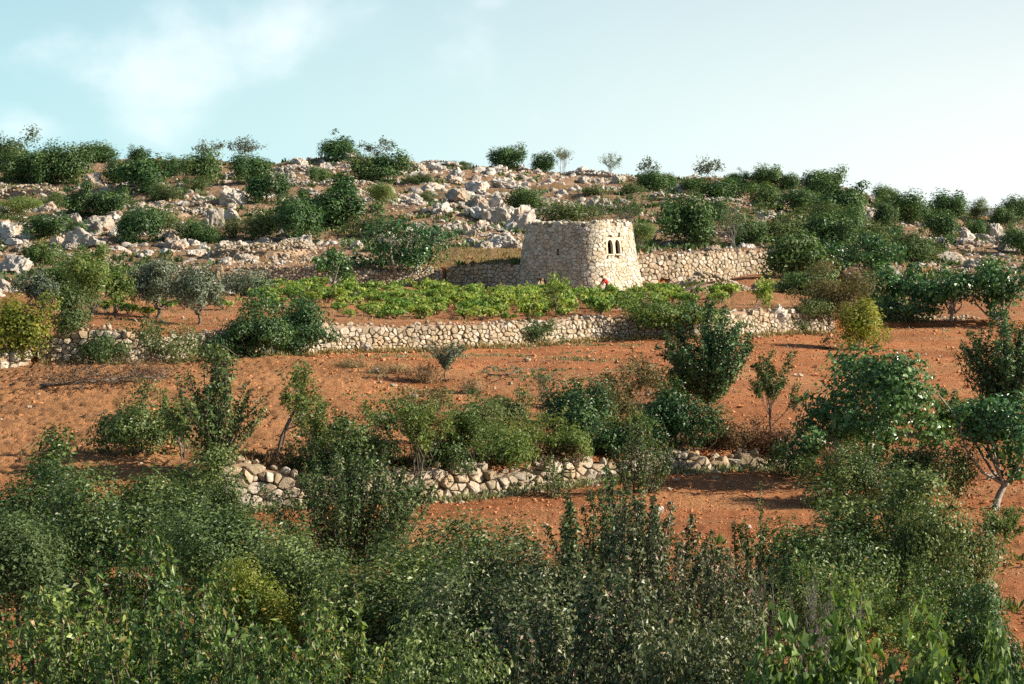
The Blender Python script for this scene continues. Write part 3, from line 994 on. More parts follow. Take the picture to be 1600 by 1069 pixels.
bank('shadowed hump of rubble in front of the wall with the square hole', [(1040, 171), (1085, 172), (1130, 173), (1172, 172)], 3.0, 1.5, 0.38, 31)
bank('thin line of rubble behind the young twin-stemmed tree', [(1165, 177), (1215, 175), (1262, 172)], 1.4, 0.6, 0.34, 32)
bank('curved heap of small stones up behind the round olive', [(322, 206), (372, 203), (430, 203), (484, 208)], 2.4, 1.5, 0.34, 33)
bank('ridge line of piled stones between the skyline bush and the clump', [(636, 297), (690, 296), (760, 293)], 2.2, 0.9, 0.5, 34, 'rock')
bank('shaded stone wall along the ridge under the bare little tree', [(868, 291), (930, 288), (1000, 286)], 1.8, 1.1, 0.5, 35, 'rock')
bank('warm coloured broken wall under the far corner bushes', [(-20, 262), (40, 261), (102, 260)], 2.0, 1.5, 0.5, 36)
bank('grey bank of rocks under the bare sapling above the wall', [(1072, 222), (1130, 220), (1206, 220)], 2.0, 1.2, 0.5, 37, 'rock')
bank('low kerb of stones at the feet of the fig row', [(1378, 152.5), (1450, 153), (1536, 153.5)], 1.0, 0.35, 0.34, 38)
bank('stone mound on the skyline beside the dark round bush', [(492, 297), (508, 297)], 2.2, 1.5, 0.5, 39, 'rock')
bank('scree of stones falling from the grey-green hill bush', [(420, 285), (470, 280), (540, 282)], 4.0, 0.8, 0.5, 40, 'rock')
bank('broken cross wall on the hill above the sparse fig', [(612, 250), (690, 244), (770, 241)], 2.0, 0.6, 0.45, 41, 'rock')
bank('faint old terrace line of stones below the flat-topped airy tree', [(1010, 262), (1090, 258), (1180, 262)], 1.6, 0.7, 0.45, 43, 'rock')
bank('old terrace line of stones above the largest evergreen', [(430, 268), (520, 264), (610, 268)], 1.8, 0.8, 0.45, 44, 'rock')
bank('tumbled terrace line of stones above the domed boulder', [(190, 240), (260, 236), (345, 240)], 1.8, 0.9, 0.42, 45, 'rock')
bank('stony line crossing the slope over the grass strip', [(660, 222), (730, 220), (800, 222)], 1.6, 0.8, 0.42, 46, 'rock')
bank('low stony line on the falling slope below the white rock', [(1440, 232), (1520, 226), (1610, 228)], 1.6, 0.7, 0.45, 47, 'rock')
bank('stones banked against the back corner of the tower', [(760, 214), (800, 213), (832, 212)], 2.4, 1.3, 0.6, 42, 'rock')

# ------------------------------------------------------------------ boulders on the hillside
BOULD = [np_mesh('boulder', *rock_verts(3, 300 + i, 0.42), None, False, M['rock']) for i in range(10)]
def boulder(label, u, py, wpx, hpx, seed, group=None, d=None):
    rng = np.random.default_rng(seed)
    if d is None:
        d = solve(u, py)
    x = (u - 800) / F * d
    s = d / F
    w = wpx * s / 2 * 1.08; h = hpx * s * 0.75
    o = link('boulder', BOULD[seed % 10], None, (x, d, gz(x, d) + h * 0.28))
    o.rotation_euler = (rng.uniform(-.25, .25), rng.uniform(-.25, .25), rng.uniform(0, 6.28))
    o.scale = (w, w * 0.9, h)
    o['label'] = label
    o['category'] = 'boulder'
    if group:
        o['group'] = group
    return o

def solve(u, py):
    """Distance at which the ground in column u shows at height py."""
    d = np.linspace(30, 303, 1100)
    x = (u - 800) / F * d
    z = ground(x, d)
    _, p = pix(x, d, z)
    k = np.argmax(p <= py)
    return float(d[k]) if p[k] <= py else 300.0

big = [
    ('long rounded pale boulder below the low dark bush', 130, 386, 56, 28), ('craggy grey-white outcrop behind the long rounded boulder', 158, 366, 50, 32),
    ('sheer rock face beside the small bush on the outcrop', 118, 360, 30, 26), ('pale tilted boulder at the edge under the feathery bush', 12, 370, 46, 30),
    ('broad flat boulder in front of the yellowish bush', 26, 428, 62, 30), ('pale rock standing between two hill bushes', 150, 292, 36, 22),
    ('upright split boulder beside the grey-green hill bush', 335, 358, 30, 34), ('lying slab next to the upright split boulder', 362, 345, 30, 18),
    ('wide pink-white ledge of rock under the leaning hill bush', 366, 320, 52, 26), ('small domed boulder between two dark bushes', 267, 374, 26, 18),
    ('narrow standing stone beside the domed boulder', 245, 370, 14, 20), ('sloping slab below the domed boulder', 282, 390, 34, 16),
    ('largest white outcrop rising beside the tower roof', 816, 362, 66, 40), ('ribbed white outcrop next to the largest one', 775, 350, 46, 34),
    ('tilted finger of rock on the open slope', 652, 318, 22, 18), ('pair-topped pale boulder on the bare red patch', 720, 318, 42, 22),
    ('blocky boulder on the scree above the sparse fig', 690, 336, 30, 20), ('column-like rock in the middle of the scree', 731, 372, 12, 24),
    ('squat pale rock at the foot of the scree', 688, 372, 26, 18), ('rounded rock above the withered grass strip', 755, 392, 32, 20),
    ('pale rock against the top of the grass strip', 785, 386, 40, 22), ('long ledge on the ridge below the skyline bush', 790, 296, 46, 20),
    ('knobbly rock on the ridge near the piled stones', 715, 285, 34, 22), ('grey block on the ridge below the small low shrubs', 745, 300, 40, 22),
    ('pale rock on the far slope under the leafy hedge', 1352, 352, 34, 18), ('slanting pale slabs on the far slope', 1332, 362, 44, 20),
    ('white rock between two bushes on the falling slope', 1508, 380, 28, 24), ('jagged white outcrop low on the falling slope', 1556, 376, 34, 26),
    ('split boulder on the falling ridge', 1470, 392, 40, 20), ('grey rock ledge low on the falling slope', 1490, 410, 56, 18),
    ('leaning slab above the shaded rocky bank', 1180, 372, 46, 18), ('small boulder by the soil patch above the long wall', 1046, 388, 24, 10),
    ('single pale stone in the vineyard corner under the sparse fig', 612, 458, 22, 14), ('block of stone lying at the foot of the terrace wall', 573, 551, 26, 14),
    ('rounded boulder closing the end of the terrace wall', 1213, 512, 30, 26), ('white stone on the path beside the stone heap', 482, 412, 22, 14),
    ('stone lying beside the thin-stemmed fig', 476, 432, 16, 10), ('two-humped rock under the skyline mound', 470, 262, 36, 14),
]
for i, (lb, u, py, w, h) in enumerate(big):
    boulder(lb, u, py, w, h, 700 + i * 3)

LOOSE = []
def scatter_hill():
    rng = np.random.default_rng(77)
    n = 34000
    u = rng.uniform(-150, 1750, n)
    d = rng.uniform(166, 303, n)
    x = (u - 800) / F * d
    band = vn2(x / 9.0, d / 2.6, 41) * 0.6 + vn2(x / 22.0, d / 8.0, 42) * 0.55 + vn2(x / 2.5, d / 1.6, 43) * 0.3
    t = np.clip((band + 0.12) * 1.7, 0.10, 0.85)
    # outcrops crowd the slope behind the tower's shaded side
    oc = np.exp(-((u - 740) / 95) ** 2) * np.exp(-((d - 238) / 26) ** 2) + 0.7 * np.exp(-((u - 250) / 180) ** 2) * np.exp(-((d - 232) / 26) ** 2) + 0.8 * np.exp(-((u - 640) / 230) ** 2) * np.exp(-((d - 288) / 12) ** 2)
    t = np.clip(t + 0.5 * oc, 0, 1)
    keep = rng.uniform(size=n) < t * 0.62 * np.where(d < 188, 0.8, 1)
    keep &= ~((u > 660) & (u < 832) & (d < 212)) & ~((u > 990) & (u < 1075) & (d < 216)) & ((d > dT_(u) + 2) | ((u < 360) & (d < dT_(u) - 0.5)))
    keep &= ~((np.abs(x - TWX) < 6) & (np.abs(d - TWY) < 6))
    u, d, x, oc = u[keep], d[keep], x[keep], oc[keep]
    r = 0.14 + 0.19 * rng.exponential(1, len(u)) * (0.8 + 0.4 * np.clip(oc, 0, 1))
    r = np.clip(r, 0.14, 1.25)
    z = ground(x, d)
    inf = (u > -5) & (u < 1605)
    sc = np.where(inf, r / d, 0)
    order = np.argsort(-sc)
    for k in order[:255]:
        o = link('boulder', BOULD[int(rng.integers(10))], None, (x[k], d[k], z[k] + r[k] * 0.18))
        o.rotation_euler = (rng.uniform(-.4, .4), rng.uniform(-.4, .4), rng.uniform(0, 6.28))
        o.scale = (r[k] * rng.uniform(.9, 1.3), r[k] * rng.uniform(.8, 1.1), r[k] * rng.uniform(.55, .9))
        o['category'] = 'boulder'
        LOOSE.append((o, u[k], pix(x[k], d[k], z[k])[1], r[k] / d[k]))
    rest = order[255:]
    it = [((x[k], d[k], z[k] + r[k] * 0.15), (r[k] * 1.15, r[k], r[k] * 0.72)) for k in rest]
    bigr = [q for q in it if q[1][1] > 0.40][:3200]
    ids = set(id(q) for q in bigr)
    sm = [q for q in it if id(q) not in ids]
    V1, F1, A1 = joined_rocks(bigr, rng, LOW)
    m = 16000
    u3 = rng.uniform(-60, 1660, m); d3 = rng.uniform(189, 302, m); x3 = (u3 - 800) / F * d3
    k3 = (rng.uniform(size=m) < 0.35 + 0.5 * vn2(x3 / 6, d3 / 3, 61)) & (d3 > dT_(u3) + 1) & ~((u3 > 660) & (u3 < 832) & (d3 < 212)) & ~((np.abs(x3 - TWX) < 6) & (np.abs(d3 - TWY) < 6))
    z3 = ground(x3, d3); r3 = rng.uniform(0.08, 0.24, m)
    chips = [((x3[k], d3[k], z3[k] + 0.16), (r3[k] * 1.2, r3[k], r3[k] * 0.8)) for k in np.nonzero(k3)[0]]
    V3, F3, A3 = joined_rocks(chips, rng, OCT)
    V2, F2, A2 = joined_rocks(sm, rng, TINY)
    F2 = np.concatenate([F2, F3 + len(V2)]); V2 = np.concatenate([V2, V3]); A2 = np.concatenate([A2, A3])
    o = link('hillside_rubble', np_mesh('hillside_rubble', np.concatenate([V1, V2]), np.concatenate([F1, F2 + len(V1)]), {'var': ('FLOAT', np.concatenate([A1, A2]))}, False, M['rock']), kind='stuff')
    o['label'] = 'countless small limestone rocks littering the hillside'
    o['category'] = 'rubble'
    print('hill rocks', len(u), len(bigr), len(sm))
scatter_hill()

def scatter_fields():
    rng = np.random.default_rng(78)
    # clods of ploughed earth and pebbles, denser on the ploughed side
    n = 46000
    u = rng.uniform(-80, 1680, n); d = 72 + 78 * rng.uniform(size=n) ** 1.3
    x = (u - 800) / F * d
    inB = (d > dL_(u) + 0.8) & (d < dU_(u) - 0.3)
    pl = np.clip((660 - u) / 160 + 0.5 * vn2(x / 7, d / 7, 9), 0.22, 1)
    keep = inB & (rng.uniform(size=n) < pl)
    u2 = rng.uniform(-80, 1680, 14000); d2 = rng.uniform(50, 84, 14000)
    k2 = d2 < dL_(u2) - 0.3
    u = np.concatenate([u[keep], u2[k2]]); d = np.concatenate([d[keep], d2[k2]])
    x = (u - 800) / F * d
    z = ground(x, d)
    r = np.clip(0.03 + 0.028 * rng.exponential(1, len(u)), 0.025, 0.15) * np.clip(d / 115, 0.55, 1.0)
    it = [((x[k], d[k], z[k] + r[k] * 0.5 + 0.02), (r[k] * 1.2, r[k], r[k] * 0.8)) for k in range(len(u))]
    V, Fc, A = joined_rocks(it, rng, OCT)
    o = link('earth_clods', np_mesh('earth_clods', V, Fc, {'var': ('FLOAT', A)}, False, M['clod']), kind='stuff')
    o['label'] = 'loose clods of red ploughed earth'; o['category'] = 'soil clods'
    n = 800
    u = rng.uniform(-60, 1660, n); d = 45 + 138 * rng.uniform(size=n)
    x = (u - 800) / F * d
    z = ground(x, d)
    r = np.clip(0.03 + 0.035 * rng.exponential(1, n), 0.03, 0.2)
    it = [((x[k], d[k], z[k] + r[k] * 0.5 + 0.04), (r[k] * 1.2, r[k], r[k] * 0.8)) for k in range(n)]
    V, Fc, A = joined_rocks(it, rng, TINY)
    o = link('field_pebbles', np_mesh('field_pebbles', V, Fc, {'var': ('FLOAT', A)}, False, M['wall']), kind='stuff')
    o['label'] = 'pale pebbles lying on the red fields'; o['category'] = 'pebbles'
    print('clods', len(it))
scatter_fields()
# ------------------------------------------------------------------ plants
def unit_rows(a):
    return a / np.maximum(np.linalg.norm(a, axis=1, keepdims=True), 1e-6)

def leaves(rng, pos, nrm, size, asp, mat, shape=4, up=0.0, var_bias=None, name='crown'):
    """One folded blade per point."""
    n = len(pos)
    nrm = unit_rows(nrm)
    t = rng.normal(size=(n, 3)); t[:, 2] += up
    t = unit_rows(t - nrm * np.sum(t * nrm, 1, keepdims=True))
    b = np.cross(nrm, t)
    ln = (size * np.clip(np.exp(rng.normal(-0.05, 0.32, n)), 0.4, 1.7))[:, None]
    wd = ln * asp * 0.5
    fold = nrm * wd * rng.uniform(0.1, 0.7, (n, 1))
    droop = nrm * ln * rng.uniform(-0.05, 0.25, (n, 1))
    if shape == 4:
        V = np.stack([pos, pos + t * ln * 0.45 + b * wd + fold, pos + t * ln - droop, pos + t * ln * 0.45 - b * wd + fold], 1)
        k = 4
        idx = np.arange(n)[:, None] * 4
        Fc = idx + np.array([[0, 1, 2, 3]])
    else:                                       # broad, lobed blade
        curl = nrm * ln * rng.uniform(-0.25, 0.12, (n, 1))
        V = np.stack([pos, pos + t * ln * 0.42 + b * wd + fold, pos + t * ln * 0.58 + b * wd * 0.42 + fold * 0.5,
                      pos + t * ln + curl - droop, pos + t * ln * 0.58 - b * wd * 0.42 + fold * 0.5, pos + t * ln * 0.42 - b * wd + fold], 1)
        k = 6
        idx = np.arange(n)[:, None] * 6
        Fc = np.concatenate([idx + np.array([[0, 1, 2]]), idx + np.array([[0, 2, 3]]), idx + np.array([[0, 3, 4]]), idx + np.array([[0, 4, 5]])])
    var = rng.uniform(0, 1, n)
    if var_bias is not None:
        var = np.clip(0.6 * var + 0.4 * var_bias, 0, 1)
    return np_mesh(name, V.reshape(-1, 3), Fc, {'var': ('FLOAT', np.repeat(var, k))}, False, mat)

def tubes(limbs, mat, sides=5, name='trunk'):
    VV, FF, n = [], [], 0
    ang = np.arange(sides) * 2 * np.pi / sides
    for pts, rad in limbs:
        P = np.asarray(pts, float)
        T = np.gradient(P, axis=0)
        T = unit_rows(T)
        a = np.cross(T, np.array([0.31, 0.93, 0.17])); a = unit_rows(a)
        b = np.cross(T, a)
        R = np.asarray(rad, float)[:, None, None]
        ring = P[:, None, :] + R * (np.cos(ang)[None, :, None] * a[:, None, :] + np.sin(ang)[None, :, None] * b[:, None, :])
        m = len(P)
        VV.append(ring.reshape(-1, 3))
        i = np.arange(m - 1)[:, None] * sides; j = np.arange(sides)[None, :]
        j2 = (j + 1) % sides
        FF.append(np.stack([i + j, i + j2, i + sides + j2, i + sides + j], -1).reshape(-1, 4) + n)
        n += m * sides
    return np_mesh(name, np.concatenate(VV), np.concatenate(FF), None, True, mat)

def bend(rng, a, b, k=5, amp=0.08, sag=0.0):
    a = np.array(a, float); b = np.array(b, float)
    t = np.linspace(0, 1, k)[:, None]
    l = np.linalg.norm(b - a)
    m = rng.normal(0, amp * l, 3)
    P = a + (b - a) * t + np.sin(np.pi * t) * m
    P[:, 2] += (np.sin(np.pi * t[:, 0])) * sag * l
    return P

def g_clump(rng, w, h, k):
    """Crown of many leafy clumps; k: kind dictionary."""
    cb = k.get('cb', 0.0) * h
    ch = h - cb
    nc = int(k.get('clumps', 16))
    C, Rr = [], []
    lo = rng.uniform(0, 60, 3)
    lump = lambda d: float(vn3((d * 1.6 + lo)[None], 7)[0])
    for i in range(nc):
        d = rng.normal(size=3); d /= np.linalg.norm(d)
        if cb == 0 and d[2] < -0.35: d[2] *= -0.6
        f = rng.uniform(0.35, 1.0) ** 0.6
        rc = rng.uniform(0.09, 0.22) * (1.3 - 0.45 * f)
        lim = max(0.5 - rc * 0.85, 0.05) * (0.74 + 0.85 * lump(d))     # lumpy, lopsided outline
        rc *= k.get('rcs', 1.0)
        if i % 6 == 0: lim *= 1.2; rc *= 0.75
        c = d * f * lim
        c[0] *= w; c[1] *= w; c[2] = (c[2] + 0.5) * ch + cb
        C.append(c); Rr.append(rc)
    C = np.array(C); Rr = np.array(Rr)
    leaf = k['leaf']
    area = 0.5 * leaf * leaf * k['asp']
    n = int(np.clip(k.get('dens', 3.4) * 0.78 * w * ch / area, 200, k.get('cap', 17000)))
    ci = rng.choice(nc, n, p=Rr ** 2 / np.sum(Rr ** 2))
    d = unit_rows(rng.normal(size=(n, 3)))
    rr = rng.uniform(0, 1, n) ** k.get('shell', 0.38)
    stray = rng.uniform(size=n) < 0.10
    rr = np.where(stray, rr * rng.uniform(1.0, 1.35, n), rr)
    sc = np.array([w, w, min(ch, w * 1.2)])
    off = d * (Rr[ci] * rr)[:, None] * sc
    pos = C[ci] + off
    heart = rng.uniform(size=n) < 0.08
    hp = unit_rows(rng.normal(size=(n, 3))) * (rng.uniform(0, 1, n) ** 0.4 * 0.30)[:, None] * np.array([w, w, ch]) + np.array([0, 0, cb + 0.46 * ch])
    pos = np.where(heart[:, None], hp, pos)
    pos[:, 2] = np.maximum(pos[:, 2], 0.05 * h * rng.uniform(0, 1, n))
    cen = np.array([0, 0, cb + ch * 0.4])
    nrm = d * 1.0 + unit_rows(pos - cen) * 0.6 + rng.normal(0, 0.34, (n, 3)) + np.array([0, 0, 0.3])
    g_clump.tone = rng.uniform(0, 1, nc)[ci]
    limbs = []
    tr = k.get('trunk', 0.022) * max(w, h)
    lean = np.array([rng.uniform(-.06, .06) * w, rng.uniform(-.06, .06) * w, 0])
    if cb > 0.05 * h:
        fork = lean + np.array([0, 0, cb * 0.75])
        limbs.append((bend(rng, (0, 0, -0.25), fork, 5, 0.04), np.linspace(tr * 1.35, tr * 0.85, 5)))
    else:
        fork = np.array([0, 0, -0.1])
    for i in rng.choice(nc, min(nc, 9), replace=False):
        limbs.append((bend(rng, fork + rng.normal(0, 0.02 * w, 3) * np.array([1, 1, 0]), C[i], 5, 0.07, 0.05), np.linspace(tr * 0.6, tr * 0.1, 5)))
    return pos, nrm, limbs

def g_branch(rng, w, h, k):
    """Open branching tree: leaves only along the twigs, so the view passes through."""
    limbs, tw = [], []
    tr = k.get('trunk', 0.02) * h
    cb = k.get('cb', 0.2) * h
    def grow(a, d, l, r, lev):
        b = a + d * l
        P = bend(rng, a, b, 4, 0.07)
        limbs.append((P, np.linspace(r, r * 0.55, 4)))
        if lev >= k.get('lev', 3):
            tw.append(P)
            return
        if lev >= 2: tw.append(P[1:])
        for _ in range(rng.integers(3, 5)):
            f = rng.uniform(0.45, 1.0)
            q = a + (b - a) * f
            nd = d * 0.75 + rng.normal(0, 0.5, 3) * np.array([w / h + 0.1, w / h + 0.1, 0.55]) + np.array([0, 0, 0.22])
            nd /= np.linalg.norm(nd)
            grow(q, nd, l * rng.uniform(0.55, 0.8), r * 0.5, lev + 1)
    ns = k.get('stems', 1)
    for i in range(ns):
        a = np.array([rng.normal(0, 0.04 * w), rng.normal(0, 0.04 * w), -0.2])
        d = np.array([rng.normal(0, 0.18), rng.normal(0, 0.18), 1.0]); d /= np.linalg.norm(d)
        grow(a, d, max(cb * 1.5, h * 0.36), tr / math.sqrt(ns), 0)
    allp = np.concatenate([P for P, _ in limbs])
    ext = np.percentile(np.abs(allp[:, :2]), 97); top = np.percentile(allp[:, 2], 99.5)
    S = np.array([w / 2 / max(ext, .01), w / 2 / max(ext, .01), h / max(top, .01)])
    limbs = [(P * S, r) for P, r in limbs]
    tw = [P * S for P in tw]
    leaf = k['leaf']
    n = int(np.clip(k.get('dens', 1.2) * 0.7 * w * (h - cb) / (0.5 * leaf * leaf * k['asp']), 60, k.get('cap', 9000)))
    ti = rng.integers(len(tw), size=n)
    pos = np.empty((n, 3))
    f = rng.uniform(0, 1, n)
    for j in range(n):
        P = tw[ti[j]]
        g = f[j] * (len(P) - 1); i0 = min(int(g), len(P) - 2)
        pos[j] = P[i0] + (P[i0 + 1] - P[i0]) * (g - i0)
    pos += rng.normal(0, leaf * 0.7, (n, 3))
    nrm = rng.normal(0, 0.6, (n, 3)) + np.array([0, 0, 0.5])
    return pos, nrm, limbs

def g_shoot(rng, w, h, k):
    """Many upright whippy shoots from one base, leafy along their length: spiky outline."""
    ns = int(k.get('shoots', 40))
    cb = k.get('cb', 0.0) * h
    limbs, P, T = [], [], []
    leaf = k['leaf']
    n = int(np.clip(k.get('dens', 2.6) * 0.75 * w * h / (0.5 * leaf * leaf * k['asp']), 200, k.get('cap', 17000)))
    lens = []
    if cb > 0:
        limbs.append((bend(rng, (0, 0, -0.2), (0, 0, cb), 4, 0.05), np.linspace(0.026 * h, 0.02 * h, 4)))
    for i in range(ns):
        a = rng.uniform(0, 2 * np.pi); r = rng.uniform(0, 1) ** 0.6
        s = k.get('spread', 1.0)
        base = np.array([np.cos(a), np.sin(a), 0]) * r * w * (0.22 if cb == 0 else 0.02)
        base[2] = cb * rng.uniform(0.6, 1.0) - (0.1 if cb == 0 else 0)
        hh = h * (1 - 0.42 * r ** 1.5) * rng.uniform(0.72, 1.0)
        tip = np.array([np.cos(a), np.sin(a), 0]) * r * w * 0.5 * s + rng.normal(0, 0.03 * w, 3)
        tip[2] = hh
        Q = bend(rng, base, tip, 7, 0.05)
        limbs.append((Q[:, :], np.linspace(0.012, 0.004, 7) * (1 + h * 0.3)))
        P.append(Q); lens.append(np.linalg.norm(tip - base))
    lens = np.array(lens)
    si = rng.choice(ns, n, p=lens / lens.sum())
    f = rng.uniform(0.0 if cb > 0 else 0.05, 1, n) ** 0.75
    P = np.array(P)
    g = f * 6; i0 = np.minimum(g.astype(int), 5)
    pos = P[si, i0] + (P[si, i0 + 1] - P[si, i0]) * (g - i0)[:, None]
    out = rng.normal(0, 1, (n, 3)); out[:, 2] *= 0.4
    sp = k.get('fuzz', 0.055) * w * (1.15 - f)[:, None] + leaf * 0.35
    pos = pos + unit_rows(out) * sp * rng.uniform(0.2, 1, (n, 1))
    pos[:, 2] = np.maximum(pos[:, 2], 0.03)
    cen = np.array([0, 0, h * 0.35])
    nrm = unit_rows(out) * 0.7 + unit_rows(pos - cen) * 0.6 + np.array([0, 0, 0.35]) + rng.normal(0, 0.35, (n, 3))
    return pos, nrm, limbs

# kinds: form, leaf length in metres, leaf width ratio, material ...
KD = {
    'oak':   dict(nom=(5.0, 4.0), cap=12000, form='clump', leaf=0.24, asp=0.6, mat='oak', clumps=33, dens=6.5, name='evergreen_bush', cat='bush', rcs=0.85),
    'scrub': dict(nom=(5.0, 4.0), form='clump', leaf=0.22, asp=0.5, mat='scrub', clumps=27, dens=3.4, shell=0.5, name='scrub_bush', cat='bush'),
    'bare':  dict(form='branch', leaf=0.16, asp=0.5, mat='scrub', dens=0.80, name='bare_shrub', cat='bush', stems=4, cb=0.05, lev=3, bark='pale_bark'),
    'airy':  dict(form='branch', leaf=0.22, asp=0.55, mat='olive', dens=1.28, name='airy_tree', cat='tree', stems=2, cb=0.15, lev=3),
    'olive': dict(form='clump', leaf=0.18, asp=0.34, mat='olive', clumps=36, dens=7.5, cb=0.36, trunk=0.03, name='olive_tree', cat='tree'),
    'fig':   dict(form='clump', leaf=0.21, asp=0.85, mat='fig', clumps=34, dens=4.8, cb=0.26, trunk=0.028, shape=6, bark='pale_bark', name='fig_tree', cat='tree', shell=0.45, cap=12000, rcs=0.8),
    'citrus': dict(form='clump', leaf=0.15, asp=0.55, mat='citrus', clumps=33, dens=5.5, cb=0.08, name='glossy_tree', cat='tree', rcs=0.85),
    'gold':  dict(form='clump', leaf=0.12, asp=0.55, mat='gold', clumps=30, dens=5.0, name='yellowing_bush', cat='bush', rcs=0.85),
    'rust':  dict(form='clump', leaf=0.15, asp=0.5, mat='rust', clumps=27, dens=3.6, shell=0.55, name='russet_bush', cat='bush'),
    'pale':  dict(form='branch', leaf=0.11, asp=0.6, mat='pale', dens=1.7, stems=2, cb=0.12, name='slender_tree', cat='tree'),
    'palec': dict(nom=(5.0, 4.0), form='clump', leaf=0.15, asp=0.55, mat='pale', clumps=30, dens=4.5, cb=0.25, shell=0.5, name='light_green_tree', cat='tree'),
    'pear':  dict(form='shoot', leaf=0.11, asp=0.6, mat='shrub', dens=4.2, shoots=36, cb=0.1, name='upright_tree', cat='tree', fuzz=0.10),
    'vase':  dict(form='shoot', leaf=0.13, asp=0.6, mat='citrus', dens=6.5, shoots=60, cb=0.14, name='vase_shaped_tree', cat='tree', fuzz=0.11, spread=1.05),
    'shrub': dict(nom=(3.4, 2.7), form='clump', leaf=0.082, asp=0.6, mat='shrub', clumps=40, dens=4.6, shell=0.5, name='leafy_shrub', cat='shrub', cap=29000, rcs=0.72),
    'glos':  dict(form='clump', leaf=0.1, asp=0.6, mat='citrus', clumps=36, dens=5.5, name='glossy_bush', cat='bush', rcs=0.8),
    'broad': dict(nom=(2.9, 2.1), form='shoot', leaf=0.095, asp=0.42, mat='broad', dens=4.4, shoots=60, name='broad_leaved_shrub', cat='shrub', fuzz=0.08, cap=22000, spread=1.15),
    'plum':  dict(nom=(3.0, 2.5), form='shoot', leaf=0.075, asp=0.5, mat='plum', dens=4.6, shoots=55, name='purplish_shrub', cat='shrub', fuzz=0.085, cap=26000, spread=1.25),
    'whip':  dict(form='shoot', leaf=0.08, asp=0.55, mat='shrub', dens=4.0, shoots=40, name='whippy_shrub', cat='shrub', fuzz=0.09, spread=1.15),
    'dead':  dict(form='clump', leaf=0.10, asp=0.45, mat='dead', clumps=24, dens=2.88, shell=0.6, name='withered_scrub', cat='bush'),
    'figl':  dict(nom=(1.6, 1.6), form='clump', leaf=0.12, asp=1.0, mat='broad', clumps=22, dens=5.0, shape=6, bark='pale_bark', name='fig_bush', cat='bush', shell=0.45, rcs=0.85),
    'tuss':  dict(form='shoot', leaf=0.20, asp=0.10, mat='straw', dens=2.56, shoots=60, name='grass_tussock', cat='grass tussock', fuzz=0.10, cap=4000),
}
FORM = {'clump': g_clump, 'branch': g_branch, 'shoot': g_shoot}
CACHE = {}
PCOUNT = [0, 0]
FEET = []

def plant_meshes(kind, w, h, seed, over):
    k = dict(KD[kind]); k.update(over)
    rng = np.random.default_rng(seed)
    pos, nrm, limbs = FORM[k['form']](rng, w, h, k)
    # fit the crown to the measured width and height
    cb = k.get('cb', 0.0) * h if k['form'] == 'clump' else 0.0
    ex = max(np.percentile(np.abs(pos[:, 0]), 97), np.percentile(np.abs(pos[:, 1]), 97))
    t1 = np.percentile(pos[:, 2], 99.0); t0 = np.percentile(pos[:, 2], 2.0)
    sxy = w / 2 / max(ex, 1e-3)
    if k['form'] == 'clump':
        tgt = max(cb, 0.03 * h)
        fz = lambda z: np.where(z > t0, tgt + (z - t0) * (h - tgt) / max(t1 - t0, 1e-3), np.where(z > 0, z * tgt / max(t0, 1e-3), z))
    else:
        fz = lambda z: z * h / max(t1, 1e-3)
    def fit(P):
        return np.stack([P[:, 0] * sxy, P[:, 1] * sxy, fz(P[:, 2])], 1)
    pos = fit(pos); limbs = [(fit(np.asarray(P)), r) for P, r in limbs]
    vb = None
    if k['form'] == 'clump':
        vb = g_clump.tone
    cr = leaves(rng, pos, nrm, k['leaf'], k['asp'], M[k['mat']], k.get('shape', 4), 0.3, vb)
    tk = tubes(limbs, M[k.get('bark', 'bark')], 4 if k['form'] != 'branch' else 3)
    PCOUNT[0] += len(pos)
    return cr, tk

def plant(kind, label, u, top, wpx, base=None, d=None, seed=None, share=0, group=None, **over):
    """Plant in picture column u whose top shows at 'top' and foot at 'base' (or at distance d)."""
    k = KD[kind]
    if d is None:
        d = solve(u, base)
    x = (u - 800) / F * d * 0.9995
    z = gz(x, d)
    h = float(zpy(top, d)) - z
    w = wpx * d / F
    h = max(h, 0.15)
    seed = seed if seed is not None else int(u * 7 + top * 13 + wpx)
    PCOUNT[1] += 1
    if 60 < d < 185:
        FEET.append((x, d, w))
    nm = over.pop('name', k['name']); ct = over.pop('cat', k['cat'])
    if share:
        vkey = (kind, seed % share)
        if vkey not in CACHE:
            CACHE[vkey] = plant_meshes(kind, *k['nom'], 900 + seed % share, {a: b for a, b in over.items() if a != 'mat'})
        cr, tk = CACHE[vkey]
        sc = (w / k['nom'][0], w / k['nom'][0], h / k['nom'][1])
    else:
        cr, tk = plant_meshes(kind, w, h, seed, over)
        sc = None
    root = thing(nm, label, ct, (x, d, z - 0.03), (seed * 0.7) % 6.28 if share else 0.0, group, sc)
    co = link('crown', cr, root)
    if share and 'mat' in over:
        co.material_slots[0].link = 'OBJECT'
        co.material_slots[0].material = M[over['mat']]
    link('trunk', tk, root)
    return root

